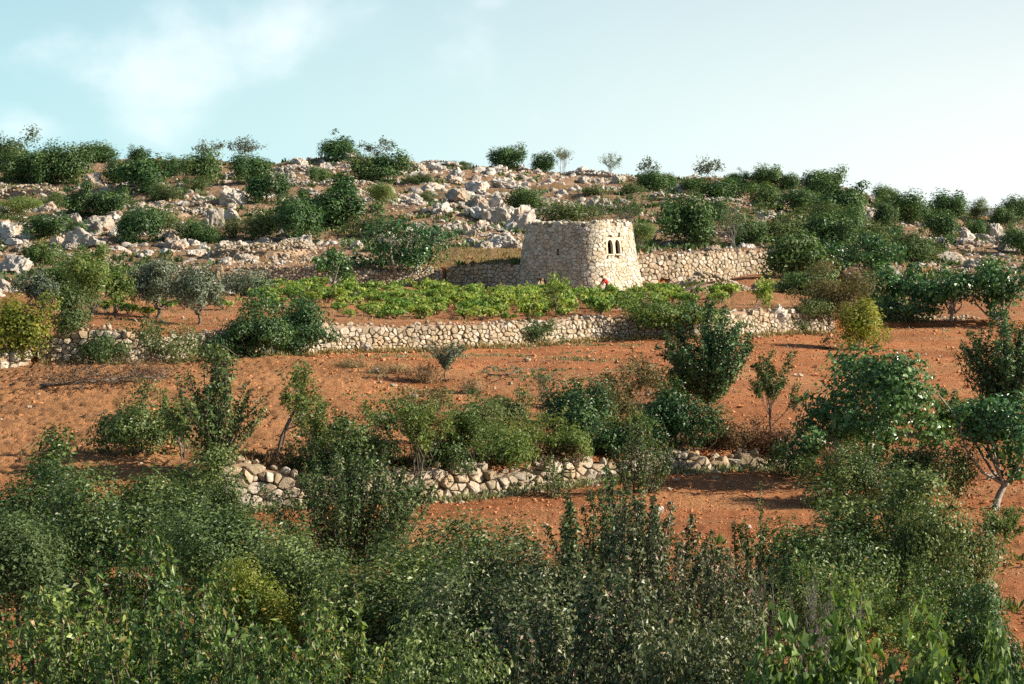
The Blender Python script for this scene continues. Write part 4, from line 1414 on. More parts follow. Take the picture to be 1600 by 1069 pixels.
# ---- bushes of the hillside and the skyline:  kind, label, column, top, width, base (or distance)
HILL = [
    ('scrub', 'feathery grey-green tree at the skyline corner', 18, 203, 74, None, 296),
    ('oak', 'dark evergreen bush in front of the feathery skyline tree', 24, 240, 56, 285, None),
    ('oak', 'broad evergreen bush next to the feathery skyline tree', 66, 234, 62, 287, None),
    ('oak', 'tall evergreen bush with the standing pale rock at its side', 110, 225, 66, 287, None),
    ('oak', 'wide flat evergreen bush standing alone on the skyline', 161, 225, 70, None, 298),
    ('oak', 'bush hugging the standing pale rock', 184, 252, 46, 290, None),
    ('oak', 'big dark bush under the little skyline tuft', 230, 246, 82, 300, None),
    ('oak', 'little leafy tuft poking over the skyline', 215, 230, 28, None, 297),
    ('oak', 'small dark bush between the big dark bush and the stump-like clump', 277, 246, 32, 277, None),
    ('oak', 'bush with a feathery sapling growing through its top', 318, 236, 62, 284, None),
    ('airy', 'feathery sapling sticking up out of the skyline bush', 328, 219, 40, None, 293),
    ('airy', 'spreading bare-branched tree standing on the skyline', 382, 217, 56, None, 299),
    ('oak', 'dark bush below the spreading bare-branched tree', 394, 243, 58, 288, None),
    ('oak', 'round leaning bush above the pink-white ledge', 412, 271, 56, 320, None),
    ('scrub', 'small low bush beside a round grey stone', 312, 277, 42, 300, None),
    ('scrub', 'thin scrub in the gap above the grey outcrop', 255, 290, 50, 316, None),
    ('oak', 'upright bush left of a twin beside the broken warm wall', 122, 287, 44, 338, None),
    ('oak', 'wider bush of the twins below the broken warm wall', 163, 297, 58, 342, None),
    ('palec', 'light green many-stemmed bush at the hill edge', 28, 310, 62, 352, None),
    ('oak', 'low dark bush beside the sheer rock face', 68, 336, 62, 373, None),
    ('oak', 'small round bush in the middle of the outcrop', 121, 342, 34, 366, None),
    ('oak', 'dense bush standing beside the long rounded boulder', 211, 328, 58, 384, None),
    ('scrub', 'loose green scrub above the domed boulder', 243, 314, 82, 358, None),
    ('oak', 'bush between the domed boulder and the stone heap', 302, 344, 48, 382, None),
    ('scrub', 'small grey bush at the foot of the upright split boulder', 365, 340, 44, 374, None),
    ('scrub', 'grey-green rounded bush over the curved stone heap', 412, 318, 66, 377, None),
    ('oak', 'round olive-tinted bush at the end of the stone heap', 466, 311, 68, 379, None),
    ('oak', 'largest spreading evergreen of the open slope', 528, 277, 104, 358, None),
    ('oak', 'lower skirt of the largest evergreen, overlapping the olive-tinted bush', 482, 300, 56, 352, None),
    ('palec', 'lighter leafy bush growing beside the largest evergreen', 592, 288, 46, 334, None),
    ('oak', 'dark round bush by the stone mound on the skyline', 530, 214, 58, None, 297),
    ('airy', 'thin feathery tree behind the dark clump on the skyline', 580, 219, 52, None, 300),
    ('oak', 'shaded half of the skyline clump next to the dark round bush', 575, 243, 52, 284, None),
    ('oak', 'higher half of the skyline clump at the start of the piled stones', 608, 236, 58, 286, None),
    ('scrub', 'low green shrub creeping along the piled ridge stones', 700, 253, 40, None, 298),
    ('oak', 'tiny dark shrub at the end of the piled ridge stones', 724, 254, 22, None, 298),
    ('oak', 'ragged dark bush on the bare skyline before the tower', 786, 229, 54, None, 294),
    ('oak', 'conical bush with a twiggy sapling at its side', 847, 241, 38, None, 293),
    ('bare', 'twiggy sapling leaning out beside the conical bush', 880, 233, 32, None, 293),
    ('bare', 'lone bare little tree on the skyline over the tower', 950, 241, 32, None, 292),
    ('oak', 'round bright green bush on the red slope above the tower roof', 821, 295, 58, 330, None),
    ('scrub', 'wide brownish scrub just behind the tower roof', 890, 317, 98, 352, None),
    ('bare', 'grey twiggy thicket behind the lit side of the tower', 968, 300, 74, 372, None),
    ('palec', 'leafy green bush peeping out behind the tower windows', 1000, 350, 44, 396, None),
    ('airy', 'small airy tree topping the ridge bush', 1015, 247, 34, None, 293),
    ('oak', 'ridge bush under the small airy tree', 1020, 268, 50, 302, None),
    ('oak', 'smallest bush of the ridge row', 1049, 274, 26, 297, None),
    ('oak', 'little dark bush in the dip of the ridge', 1075, 281, 34, 304, None),
    ('airy', 'flat-topped pale airy tree on the ridge', 1119, 249, 58, None, 293),
    ('oak', 'bush right under the flat-topped airy tree', 1130, 278, 62, 318, None),
    ('oak', 'small ridge bush between the flat-topped tree and a broad bush', 1152, 269, 34, 290, None),
    ('oak', 'broad bush on the ridge past the flat-topped tree', 1191, 260, 56, 292, None),
    ('oak', 'bush below the broad ridge bush', 1200, 286, 54, 323, None),
    ('oak', 'slim bush beside a pale ridge rock', 1232, 273, 32, 299, None),
    ('oak', 'tall dark clump where the ridge begins to fall', 1277, 265, 66, 308, None),
    ('oak', 'great rounded bush on the shoulder of the ridge', 1318, 279, 80, 340, None),
    ('oak', 'bush tucked under the tall dark ridge clump', 1252, 297, 68, 333, None),
    ('oak', 'large dark oak-like bush standing above the long wall', 1072, 308, 80, 386, None),
    ('oak', 'bush joined to the large dark one above the long wall', 1118, 312, 52, 346, None),
    ('bare', 'thin leafless sapling on the shaded rocky bank', 1142, 320, 50, 392, None),
    ('scrub', 'yellowish-green spreading bush on the far slope', 1228, 318, 86, 380, None),
    ('oak', 'thick dark-leaved tree above the shaded bush', 1290, 330, 86, 396, None),
    ('oak', 'shaded bush beside the end of the long wall', 1238, 366, 96, 436, None),
    ('scrub', 'grey-green tree behind the bright fig', 1425, 347, 66, 412, None),
    ('oak', 'first bush on the falling skyline', 1383, 292, 38, 325, None),
    ('oak', 'narrow bush under the first falling-skyline bush', 1378, 314, 34, 360, None),
    ('oak', 'full bush in the middle of the falling skyline', 1420, 302, 64, 350, None),
    ('oak', 'wide bush on the falling skyline past the full one', 1472, 301, 66, 342, None),
    ('oak', 'bush lower down the falling slope by the white rock', 1476, 327, 54, 380, None),
    ('scrub', 'small pale bush near the end of the skyline', 1528, 312, 36, 344, None),
    ('oak', 'round bush at the far hill gap', 1561, 326, 38, 358, None),
    ('oak', 'little bush beside the jagged white outcrop', 1531, 343, 32, 372, None),
    ('oak', 'last bush on the skyline at the picture edge', 1588, 309, 46, 350, None),
    ('oak', 'dark bush below the last skyline bush', 1592, 353, 44, 398, None),
    ('scrub', 'low brown scrub among the falling-slope ledges', 1440, 384, 60, 408, None),
    ('oak', 'bush filling the gap between the leafless sapling and the yellowish-green one', 1172, 342, 54, 384, None),
    ('oak', 'dark bush behind the thick dark-leaved tree', 1330, 328, 60, 372, None),
    ('scrub', 'olive green bush between the great rounded bush and the bright fig', 1362, 344, 60, 390, None),
    ('oak', 'dense bush low beside the grey-green tree behind the bright fig', 1462, 372, 46, 402, None),
    ('scrub', 'rounded scrub under the rounded bush of the ridge shoulder', 1290, 318, 60, 348, None),
    ('scrub', 'dry bush beside the grey bank of rocks', 1095, 352, 50, 388, None),
    ('oak', 'small bush in the rocks above the largest spreading evergreen', 500, 262, 34, 288, None),
    ('scrub', 'thin bush above the long ledge on the ridge', 660, 272, 40, 290, None),
    ('oak', 'dark bush at the foot of the upright split boulder bank', 330, 352, 40, 384, None),
    ('scrub', 'brownish bush under the broken warm wall', 88, 304, 46, 330, None),
    ('scrub', 'patch of thin scrub over the sparse fig', 590, 338, 80, 374, None),
    ('scrub', 'tiny dry bush on the scree', 665, 300, 34, 318, None),
    ('scrub', 'low shrub on the red slope near the tower scrub', 925, 290, 44, 306, None),
    ('scrub', 'greyish shrub between the ridge bushes and the thicket', 985, 282, 40, 304, None),
    ('scrub', 'thin bush beside the pale split boulder on the falling slope', 1395, 356, 44, 388, None),
]
for kd, lb, u, tp, w, bs, d in HILL:
    plant(kd, lb, u, tp - 2, w * 1.2, bs, d, share={'oak': 8, 'scrub': 4, 'palec': 3}.get(kd, 0))

# name each loose boulder after the nearest bush: which side of it, and how large among those there
def name_boulders():
    marks = [(lb, u, (tp + (bs or tp + 40)) / 2) for kd, lb, u, tp, w, bs, d in HILL if len(lb.split()) <= 9]
    side = {}
    for o, u, py, s in LOOSE:
        lb, mu, my = min(marks, key=lambda m: (m[1] - u) ** 2 + 2.5 * (m[2] - py) ** 2)
        dx, dy = u - mu, (py - my) * 1.5
        w = ('right of' if dx > 0 else 'left of') if abs(dx) > abs(dy) else ('below' if dy > 0 else 'above')
        side.setdefault((lb, w), []).append((s, o))
    rank = ['largest', 'second largest', 'third largest', 'fourth largest', 'fifth largest', 'sixth largest', 'seventh largest', 'eighth largest', 'ninth largest', 'tenth largest'] + ['%d%s largest' % (q, {1: 'st', 2: 'nd', 3: 'rd'}.get(q % 10, 'th') if q > 20 else 'th') for q in range(11, 60)]
    for (lb, w), li in side.items():
        li.sort(key=lambda q: -q[0])
        for i, (s, o) in enumerate(li):
            lead = '' if len(li) == 1 else rank[min(i, 58)] + ' '
            o['label'] = '%spale boulder %s the %s' % (lead, w, lb) if len(li) > 1 else 'lone pale boulder %s the %s' % (w, lb)
            o['group'] = 'boulders strewn over the hillside'
name_boulders()

# ---- trees and bushes of the terraces
MID = [
    ('fig', 'sparse grey-twigged fig tree spreading at the vineyard edge', 632, 345, 138, 447, None, dict(leaf=0.26, dens=3.33, cb=0.22, clumps=26)),
    ('bare', 'dead grey twigs crowning the sparse fig tree', 634, 338, 100, 445, None, dict(dens=0.31, name='dead_branches', cat='branches')),
    ('fig', 'small thin-stemmed fig beside the sparse one', 520, 376, 70, 456, None, dict(leaf=0.26, dens=3.54, cb=0.3)),
    ('olive', 'dark olive tree with a straight trunk, second from the citrus pair', 240, 409, 82, 500, None, {}),
    ('olive', 'olive tree with a thin trunk nearest the citrus pair', 304, 419, 70, 509, None, {}),
    ('olive', 'round silvery olive without a visible trunk', 384, 423, 74, 464, None, dict(cb=0.05)),
    ('olive', 'small dusky olive nearest the picture edge', 62, 423, 56, 503, None, {}),
    ('palec', 'tall pale feathery tree among the olives', 142, 388, 84, 500, None, dict(leaf=0.14)),
    ('palec', 'second pale tree leaning against the straight-trunked olive', 180, 415, 50, 499, None, dict(leaf=0.14)),
    ('palec', 'dim green small tree in front of the terrace wall', 108, 448, 62, 560, None, dict(mat='scrub', leaf=0.13)),
    ('gold', 'bright yellow-green bush at the end of the terrace wall', 28, 462, 84, 566, None, dict(leaf=0.16)),
    ('gold', 'yellowish bush above the olive trees', 60, 376, 58, 416, None, dict(mat='pale', leaf=0.17)),
    ('citrus', 'glossy dark tree, more upright of the pair on the wall', 398, 448, 92, 562, None, {}),
    ('citrus', 'glossy dark tree, lower and rounder of the pair on the wall', 470, 458, 92, 557, None, {}),
    ('scrub', 'dark low bush in the shadow beside the glossy pair', 350, 505, 60, 562, None, dict(leaf=0.13, mat='citrus')),
    ('scrub', 'thin weedy bush draped over the terrace wall', 222, 495, 62, 566, None, dict(leaf=0.13, dens=2.29)),
    ('scrub', 'another weedy bush on the wall near the glossy pair', 276, 505, 56, 572, None, dict(leaf=0.13, dens=2.29)),
    ('pale', 'slim crooked sapling in front of the tower', 868, 428, 52, 497, None, dict(leaf=0.17, mat='vine', dens=1.46, stems=1)),
    ('glos', 'lush green bush sprawling over the wall beyond the vines', 1045, 456, 130, 516, None, dict(leaf=0.16, mat='broad')),
    ('glos', 'dark bush filling the wall corner behind the vase-shaped tree', 1085, 470, 80, 520, None, dict(leaf=0.16)),
    ('pale', 'young twin-stemmed tree with pale trunks', 1184, 434, 46, 489, None, dict(leaf=0.15, mat='vine', dens=2.70, bark='pale_bark')),
    ('rust', 'rust-tinged airy bush behind the yellow one', 1302, 411, 120, 500, None, {}),
    ('gold', 'yellow-green bush standing alone on the red field', 1343, 470, 70, 549, None, dict(leaf=0.14)),
    ('fig', 'bright green fig tree highest behind the fig row', 1370, 361, 92, 452, None, dict(leaf=0.28, dens=4.99, mat='fig')),
    ('fig', 'dark low fig between the shaded bush and the bright fig', 1306, 374, 84, 440, None, dict(leaf=0.28)),
    ('fig', 'first fig tree of the row beside the rust-tinged bush', 1390, 418, 78, 498, None, dict(leaf=0.24, cb=0.3)),
    ('fig', 'middle fig tree of the row with a slanting stem', 1440, 414, 84, 500, None, dict(leaf=0.24, cb=0.3)),
    ('fig', 'third fig tree of the row with a forked trunk', 1488, 415, 78, 503, None, dict(leaf=0.24, cb=0.3)),
    ('fig', 'dark broad fig ending the row', 1562, 409, 100, 510, None, dict(leaf=0.24, cb=0.22, dens=6.24)),
    ('scrub', 'dusty bush growing out of the terrace wall', 831, 498, 62, 541, None, dict(leaf=0.12, dens=4.58)),
    ('scrub', 'small grey shrub at the foot of the wall end', 1254, 500, 28, 522, None, dict(leaf=0.12)),
    ('whip', 'small leaning tree on the grass strip of the field', 695, 532, 62, 597, None, dict(mat='olive', cb=0.3, shoots=18, dens=2.08, spread=1.2, name='small_leaning_tree', cat='tree')),
    ('bare', 'leafless little shrub beside the lone yellow-green bush', 1291, 523, 20, 547, None, dict(dens=0.10, bark='bark')),
    ('pear', 'tall upright tree with thin pointed top on the ploughed field', 334, 548, 108, 752, None, dict(dens=3.54)),
    ('shrub', 'dense dark bush next to the felled branches', 220, 600, 124, 716, None, dict(leaf=0.10)),
    ('pale', 'see-through tree with one dark stem on the ploughed field', 424, 568, 119, 735, None, dict(stems=1, dens=0.45*1.87, leaf=0.09)),
    ('vase', 'tall dark vase-shaped tree on the red field', 1108, 486, 122, 643, None, {}),
    ('glos', 'big glossy dark bush in the middle of the field edge', 896, 594, 130, 690, None, {}),
    ('glos', 'low glossy bush trailing from the big dark one to the wall', 955, 652, 76, 722, None, dict(dens=4.58)),
    ('glos', 'glossy bush at the foot of the vase-shaped tree', 1054, 604, 106, 708, None, {}),
    ('pale', 'wispy brownish sapling clump beside the glossy bush', 1010, 556, 110, 660, None, dict(mat='rust', dens=2.08, stems=4, leaf=0.09)),
    ('pear', 'leafy green upright bush touching the vase-shaped tree', 1062, 560, 56, 640, None, dict(mat='broad')),
    ('shrub', 'grey-green bush between the see-through tree and the slender pair', 560, 643, 104, 742, None, dict(leaf=0.10)),
    ('pale', 'first slender tree rising in front of the lower wall', 650, 628, 114, 785, None, dict(stems=3, dens=2.39, leaf=0.085)),
    ('pale', 'second slender tree in front of the lower wall', 724, 636, 110, 780, None, dict(stems=3, dens=2.39, leaf=0.085)),
    ('gold', 'lime green feathery bush on the lower wall', 786, 660, 78, 732, None, dict(mat='pale', leaf=0.085)),
    ('gold', 'yellow-flecked green bush on the lower wall', 893, 666, 76, 732, None, dict(mat='pale', leaf=0.085)),
    ('scrub', 'grey-green scrub behind the lime green bush', 792, 606, 92, 668, None, dict(leaf=0.10)),
    ('bare', 'twiggy dead bush beside the big glossy dark one', 850, 575, 60, 640, None, dict(dens=0.52, bark='bark')),
    ('airy', 'grey see-through tree on the red field below the lone bush', 1204, 552, 100, 684, None, dict(leaf=0.09, dens=1.87, mat='shrub')),
    ('dead', 'brown withered scrub on the end of the lower wall', 1215, 660, 100, 716, None, {}),
    ('dead', 'darker withered scrub nearer the glossy bush', 1146, 655, 74, 706, None, {}),
    ('fig', 'spreading fig tree with bright glossy leaves on the red field', 1366, 550, 196, 764, None, dict(clumps=34, leaf=0.17, dens=6.24, cb=0.24)),
    ('fig', 'big fig tree with a pale forked trunk at the picture edge', 1560, 612, 136, 800, None, dict(clumps=28, leaf=0.16, dens=6.24, cb=0.34)),
    ('shrub', 'shadowy bush between the two glossy figs', 1492, 612, 68, 684, None, dict(leaf=0.10, mat='broad', dens=7.07)),
    ('vase', 'tall dark tree behind the fig with the pale forked trunk', 1572, 496, 104, 660, None, dict(cb=0.05)),
    ('pale', 'pale slim sapling below the forked fig', 1570, 795, 89, 890, None, dict(stems=1, leaf=0.06, dens=2.91)),
    ('palec', 'pale green tree between the small dusky olive and the feathery tree', 98, 412, 66, 496, None, dict(leaf=0.14)),
    ('scrub', 'low weedy bush at the foot of the wall under the olives', 160, 520, 70, 574, None, dict(leaf=0.12)),
    ('scrub', 'grey scrub on the field edge below the glossy pair', 330, 540, 60, 570, None, dict(leaf=0.12)),
    ('pale', 'wispy sapling between the dense dark bush and the tall upright tree', 280, 610, 80, 730, None, dict(dens=2.0, leaf=0.09)),
    ('pale', 'thin sapling beside the see-through tree', 478, 620, 80, 730, None, dict(dens=1.6, leaf=0.085, stems=2)),
    ('shrub', 'low leafy bush behind the slender pair', 690, 668, 110, 745, None, dict(leaf=0.09, dens=3.0)),
    ('pale', 'feathery sapling growing from the lower wall beside the glossy bush', 985, 640, 80, 745, None, dict(dens=2.0, leaf=0.085, stems=3)),
    ('rust', 'brownish low bush between the big glossy one and the wispy clump', 960, 600, 70, 668, None, dict(leaf=0.10)),
    ('glos', 'dark low bush under the fig row', 1420, 468, 90, 502, None, dict(leaf=0.16)),
    ('glos', 'dark low bush between the rust-tinged bush and the fig row', 1372, 440, 70, 492, None, dict(leaf=0.16, mat='oak')),
    ('scrub', 'dim bush under the rust-tinged one at the wall end', 1275, 466, 80, 506, None, dict(leaf=0.14)),
    ('oak', 'bush in the bend of path behind the rust-tinged bush', 1265, 418, 80, 462, None, dict(leaf=0.18)),
    ('pale', 'feathery sapling behind the grey-green bush on the field edge', 604, 612, 110, 704, None, dict(dens=1.5, leaf=0.09, stems=4)),
    ('scrub', 'wide grey scrub patch behind the slender pair', 742, 622, 110, 696, None, dict(leaf=0.10, dens=2.6)),
    ('pale', 'feathery green sapling between the lime green and yellow-flecked bushes', 838, 636, 84, 722, None, dict(dens=1.6, leaf=0.085, stems=4)),
    ('shrub', 'low leafy bush at the wall gap under the see-through tree', 506, 684, 86, 758, None, dict(leaf=0.085, dens=3.6)),
    ('scrub', 'dusty scrub between the see-through tree and the grey-green bush', 500, 640, 84, 712, None, dict(leaf=0.10, dens=2.2)),
    ('rust', 'brownish feathery scrub on the ploughed field below the leaning tree', 668, 600, 90, 660, None, dict(leaf=0.10, dens=2.0)),
    ('whip', 'wispy green whips crossing the lower wall below the glossy bush', 1000, 660, 90, 772, None, dict(shoots=22, dens=1.6)),
    ('whip', 'small wispy bush in front of the lower wall middle', 860, 712, 60, 780, None, dict(shoots=14, dens=1.2)),
    ('dead', 'withered scrub heap on the wall under the yellow-flecked bush', 860, 690, 80, 738, None, {}),
    ('shrub', 'leafy bush growing out of the broken end of the lower wall', 1248, 690, 80, 746, None, dict(leaf=0.085, dens=3.6)),
    ('tuss', 'dry grass tussock beside the small leaning tree', 664, 566, 52, 598, None, {}),
    ('tuss', 'brown grass tussock past the small leaning tree', 738, 590, 46, 616, None, {}),
    ('tuss', 'long low tussock on the field boundary', 610, 566, 60, 584, None, {}),
    ('tuss', 'pale tussock nearest the ploughed field corner', 548, 560, 44, 576, None, {}),
]
for kd, lb, u, tp, w, bs, d, ov in MID:
    plant(kd, lb, u, tp, w * (1.24 if KD[kd]['form'] == 'clump' else 1.1), bs, d, **ov)

# ---- shrubs of the near slope (feet hidden or below the picture)
NEAR = [
    ('shrub', 'grey-green shrub topping the thicket at the picture edge', 55, 690, 210, 62, {}),
    ('shrub', 'dark shrub between the ploughed field and the thicket', 236, 704, 190, 64, dict(leaf=0.09)),
    ('shrub', 'small-leaved shrub below the tall upright tree', 318, 738, 130, 62, {}),
    ('shrub', 'wide shrub in the middle of the edge thicket', 140, 745, 230, 57, {}),
    ('shrub', 'low shrub at the picture edge halfway down the thicket', 20, 800, 200, 51, dict(mat='scrub', leaf=0.07)),
    ('shrub', 'dark fine-leaved shrub above the golden bush', 352, 788, 220, 55, {}),
    ('whip', 'tall light-leaved shrub hiding part of the lower wall', 545, 708, 200, 61, dict(shoots=80, dens=5.82, mat='shrub', fuzz=0.09, cap=20000)),
    ('gold', 'golden-leaved bush in the thicket', 386, 880, 190, 49, dict(leaf=0.07, dens=4.58, cap=14000)),
    ('broad', 'big-leaved shrub with drooping leaves in the thicket', 200, 845, 260, 43, {}),
    ('broad', 'big-leaved shrub filling the picture corner', 60, 930, 300, 37, {}),
    ('broad', 'big-leaved shrub under the golden bush', 300, 945, 320, 36, {}),
    ('broad', 'reddish-tinged broad shrub beside the dark hollow', 510, 950, 260, 38, {}),
    ('shrub', 'fine-leaved shrub below the tall light-leaved one', 610, 868, 240, 47, {}),
    ('shrub', 'dark low shrub edging the lower red field', 735, 812, 240, 51, {}),
    ('shrub', 'dull purplish shrub over the dark hollow', 790, 890, 230, 41, dict(mat='plum')),
    ('whip', 'whippy green shrub growing up across the lower field', 938, 752, 160, 51, dict(dens=4.16, cap=12000)),
    ('plum', 'purplish shrub with pale upright spikes', 1022, 790, 220, 46, {}),
    ('plum', 'wide purplish shrub along the bottom edge', 930, 905, 320, 37, {}),
    ('plum', 'brownish thin shrub beside the dark gap', 1120, 872, 180, 42, dict(dens=3.95)),
    ('whip', 'single thin whip standing in the lower field', 1178, 760, 50, 55, dict(shoots=7, dens=1.46)),
    ('shrub', 'great leafy shrub below the spreading fig', 1370, 728, 250, 57, dict(clumps=40, cap=24000)),
    ('shrub', 'leafy shrub joined to the great one on its shaded side', 1285, 820, 190, 52, {}),
    ('shrub', 'leafy shrub joined to the great one near the pale sapling', 1450, 780, 140, 54, {}),
    ('shrub', 'leafy bush at the fig trunk above the great shrub', 1335, 695, 130, 74, {}),
    ('shrub', 'leafy bush between the two glossy fig trunks', 1440, 690, 120, 75, {}),
    ('pale', 'thin-stemmed yellowish shrub in front of the great leafy one', 1330, 890, 250, 43, dict(leaf=0.065, dens=3.74, stems=7, cap=14000)),
    ('figl', 'fig bush with broad light leaves, tallest at the bottom edge', 1330, 948, 150, 34, dict(leaf=0.19)),
    ('figl', 'low fig bush beside the tallest bottom one', 1225, 985, 150, 33, dict(leaf=0.18)),
    ('figl', 'fig bush at the bottom under the round dark shrub', 1450, 980, 170, 33, dict(leaf=0.18)),
    ('figl', 'fig bush in the bottom picture corner', 1575, 1000, 120, 32, dict(leaf=0.18)),
    ('shrub', 'round dark fine-leaved shrub at the picture edge', 1548, 912, 150, 45, dict(mat='citrus', dens=6.24)),
    ('shrub', 'leafy shrub between the dark fine-leaved one and the tall light-leaved one', 450, 835, 180, 51, {}),
    ('shrub', 'leafy shrub below the dark low one at the field edge', 690, 905, 240, 42, {}),
    ('shrub', 'small-leaved shrub standing in front of the round dark one', 1480, 880, 130, 47, {}),
    ('shrub', 'dull green shrub mixed into the purplish ones', 1060, 915, 240, 39, dict(mat='plum')),
    ('shrub', 'dull green shrub over the dark hollow', 850, 850, 200, 45, dict(mat='plum')),
    ('broad', 'leafy bush filling the bottom edge below the golden one', 420, 990, 260, 34, {}),
    ('shrub', 'dark bush in the shaded hollow at the bottom edge', 680, 985, 220, 35, {}),
    ('bare', 'pale leafless stems standing beside the dark gap', 1178, 872, 100, 43, dict(dens=0.1, stems=6)),
    ('bare', 'pale thin stems in front of the thin-stemmed yellowish shrub', 1290, 905, 120, 41, dict(dens=0.1, stems=6)),
    ('shrub', 'low brown shrub along the bottom between fig and hollow', 1110, 960, 210, 35, dict(mat='plum')),
]
for kd, lb, u, tp, w, d, ov in NEAR:
    sh = {'shrub': 4, 'broad': 3, 'plum': 3, 'figl': 2}.get(kd, 0)
    if sh:
        ov = {a: b for a, b in ov.items() if a == 'mat'}
    plant(kd, lb, u, tp, w * (1.22 if kd == 'shrub' else 1.12), None, d, share=sh, **ov)

# ---- grape vines: each sprawling low plant on its own
def vineyard():
    rng = np.random.default_rng(55)
    vm = []
    for i in range(6):
        k = dict(form='clump', leaf=0.16, asp=0.9, clumps=9, dens=2.4, shell=0.5, shape=6, mat='vine')
        r2 = np.random.default_rng(60 + i)
        pos, nrm, limbs = g_clump(r2, 2.2, 1.0, k)
        vm.append((leaves(r2, pos, nrm, 0.16, 0.9, M['vine'], 6, 0.2), tubes(limbs, M['bark'], 4)))
    n = 0
    rows = {}
    for d in np.arange(133, 184, 2.15):
        for xx in np.arange(-26, 26, 1.95):
            x = xx + rng.normal(0, 0.4); y = d + rng.normal(0, 0.35)
            u = 800 + F * x / y
            if y < dU_(u) + 1.0 or y > dT_(u) - 4: continue
            main = 530 < u < 990
            far = 985 <= u < 1150 and y > 152
            left = 400 < u < 545 and y > 140
            if not (main or far or left): continue
            if rng.uniform() > (0.93 if main else 0.6): continue
            if math.hypot(x - TWX, y - TWY) < 5.5 or n >= 290: continue
            a, b = vm[rng.integers(6)]
            s = rng.uniform(0.6, 1.2)
            t = thing('grape_vine', 'vine', 'vine', (x, y, gz(x, y)), rng.uniform(0, 6.28), 'grape vines of the vineyard', (s, s, s * rng.uniform(0.75, 1.15)))
            link('crown', a, t); link('trunk', b, t)
            rows.setdefault(round(d, 2), []).append((u, t))
            n += 1
    od = lambda q: '%d%s' % (q, 'th' if 10 <= q % 100 <= 20 else {1: 'st', 2: 'nd', 3: 'rd'}.get(q % 10, 'th'))
    for ri, dd in enumerate(sorted(rows, reverse=True)):
        for ci, (u, t) in enumerate(sorted(rows[dd], key=lambda q: q[0])):
            t['label'] = "low grape vine, %s from the glossy trees' side in the %s row below the tower" % (od(ci + 1), od(ri + 1))
    for lb, u, py in (('pale green vine between the pale tree and the straight-trunked olive', 165, 488), ('pale green vine at the foot of the straight-trunked olive', 200, 492),
                      ('pale green vine between the two trunked olives', 262, 486), ('low vine at the wall edge before the straight-trunked olive', 230, 497),
                      ('pale green vine beside the thin-trunked olive', 330, 478), ('low vine just behind the upright glossy tree', 350, 486)):
        d = solve(u, py); x = (u - 800) / F * d
        a, b = vm[n % 6]
        t = thing('grape_vine', lb, 'vine', (x, d, gz(x, d)), n * 1.3, 'vines under the olive trees', (0.9, 0.9, 0.8))
        link('crown', a, t); link('trunk', b, t)
        n += 1
    print('vines', n)
vineyard()

# ---- felled branches lying on the ploughed field, and a fallen twig
def felled(label, pts, tw, seed, rad, leafy):
    rng = np.random.default_rng(seed)
    P = []
    for u, py in pts:
        d = solve(u, py); x = (u - 800) / F * d
        P.append((x, d, gz(x, d)))
    P = np.array(P)
    org = P[0].copy()
    root = thing('felled_branch', label, 'branch', tuple(org))
    Q = P - org
    Q[1:-1, 2] += 0.3
    Q[:, 2] += 0.12
    t = np.linspace(0, 1, 9)
    s = np.linspace(0, 1, len(Q))
    C = np.stack([np.interp(t, s, Q[:, i]) for i in range(3)], 1)
    link('limb', tubes([(C, np.linspace(rad, rad * 0.25, 9))], M['bark'], 6, 'limb'), root)
    L = []; pos = []
    for _ in range(tw):
        k = rng.integers(2, 9)
        e = C[k] + np.array([rng.normal(0, 1.0), rng.normal(0, 0.9), abs(rng.normal(0.25, 0.3))])
        B = bend(rng, C[k], e, 5, 0.1)
        L.append((B, np.linspace(rad * 0.28, 0.006, 5)))
        for _ in range(3):
            e2 = B[3] + rng.normal(0, 0.4, 3) * np.array([1, 1, 0.6])
            B2 = bend(rng, B[rng.integers(2, 5)], e2, 4, 0.1)
            L.append((B2, np.linspace(0.012, 0.004, 4)))
            pos.append(B2)
    link('twigs', tubes(L, M['bark'], 4, 'twigs'), root)
    if leafy:
        A = np.concatenate(pos)
        A = A[rng.integers(len(A), size=leafy)] + rng.normal(0, 0.12, (leafy, 3))
        A[:, 2] = np.maximum(A[:, 2], 0.02)
        link('dry_leaves', leaves(rng, A, rng.normal(size=(leafy, 3)) + np.array([0, 0, .5]), 0.10, 0.5, M['dead'], name='dry_leaves'), root)
felled('dark felled branch with withered twigs lying on the ploughed field', [(62, 608), (100, 616), (150, 612), (215, 604), (262, 594)], 60, 3, 0.09, 2600)
felled('thin fallen branch lying before the big glossy bush', [(762, 590), (790, 602), (815, 592), (845, 580)], 9, 4, 0.04, 0)

# ---- low weeds and withered grass, too many to count
def tufts(label, name, cat, mat, U, Dd, hgt, blades, seed, wid=0.08):
    rng = np.random.default_rng(seed)
    x = (U - 800) / F * Dd
    z = ground(x, Dd)
    n = len(U) * blades
    bx = np.repeat(np.stack([x, Dd, z], 1), blades, 0)
    hh = np.repeat(hgt * rng.uniform(0.5, 1.4, len(U)), blades)
    pos = bx + rng.normal(0, 1, (n, 3)) * (hh * 0.35)[:, None] * np.array([1, 1, 0])
    dirv = rng.normal(0, 0.5, (n, 3)); dirv[:, 2] = 1.0
    dirv = unit_rows(dirv)
    sd = unit_rows(np.cross(dirv, rng.normal(size=(n, 3))))
    w = (hh * wid)[:, None]
    tip = pos + dirv * hh[:, None] * rng.uniform(0.6, 1.2, (n, 1))
    midp = (pos + tip) / 2
    V = np.stack([pos - np.array([0, 0, .03]), midp + sd * w, tip, midp - sd * w], 1).reshape(-1, 3)
    Fc = np.arange(n * 4).reshape(n, 4)
    o = link(name, np_mesh(name, V, Fc, {'var': ('FLOAT', np.repeat(rng.uniform(size=n), 4))}, False, M[mat]), kind='stuff')
    o['label'] = label; o['category'] = cat

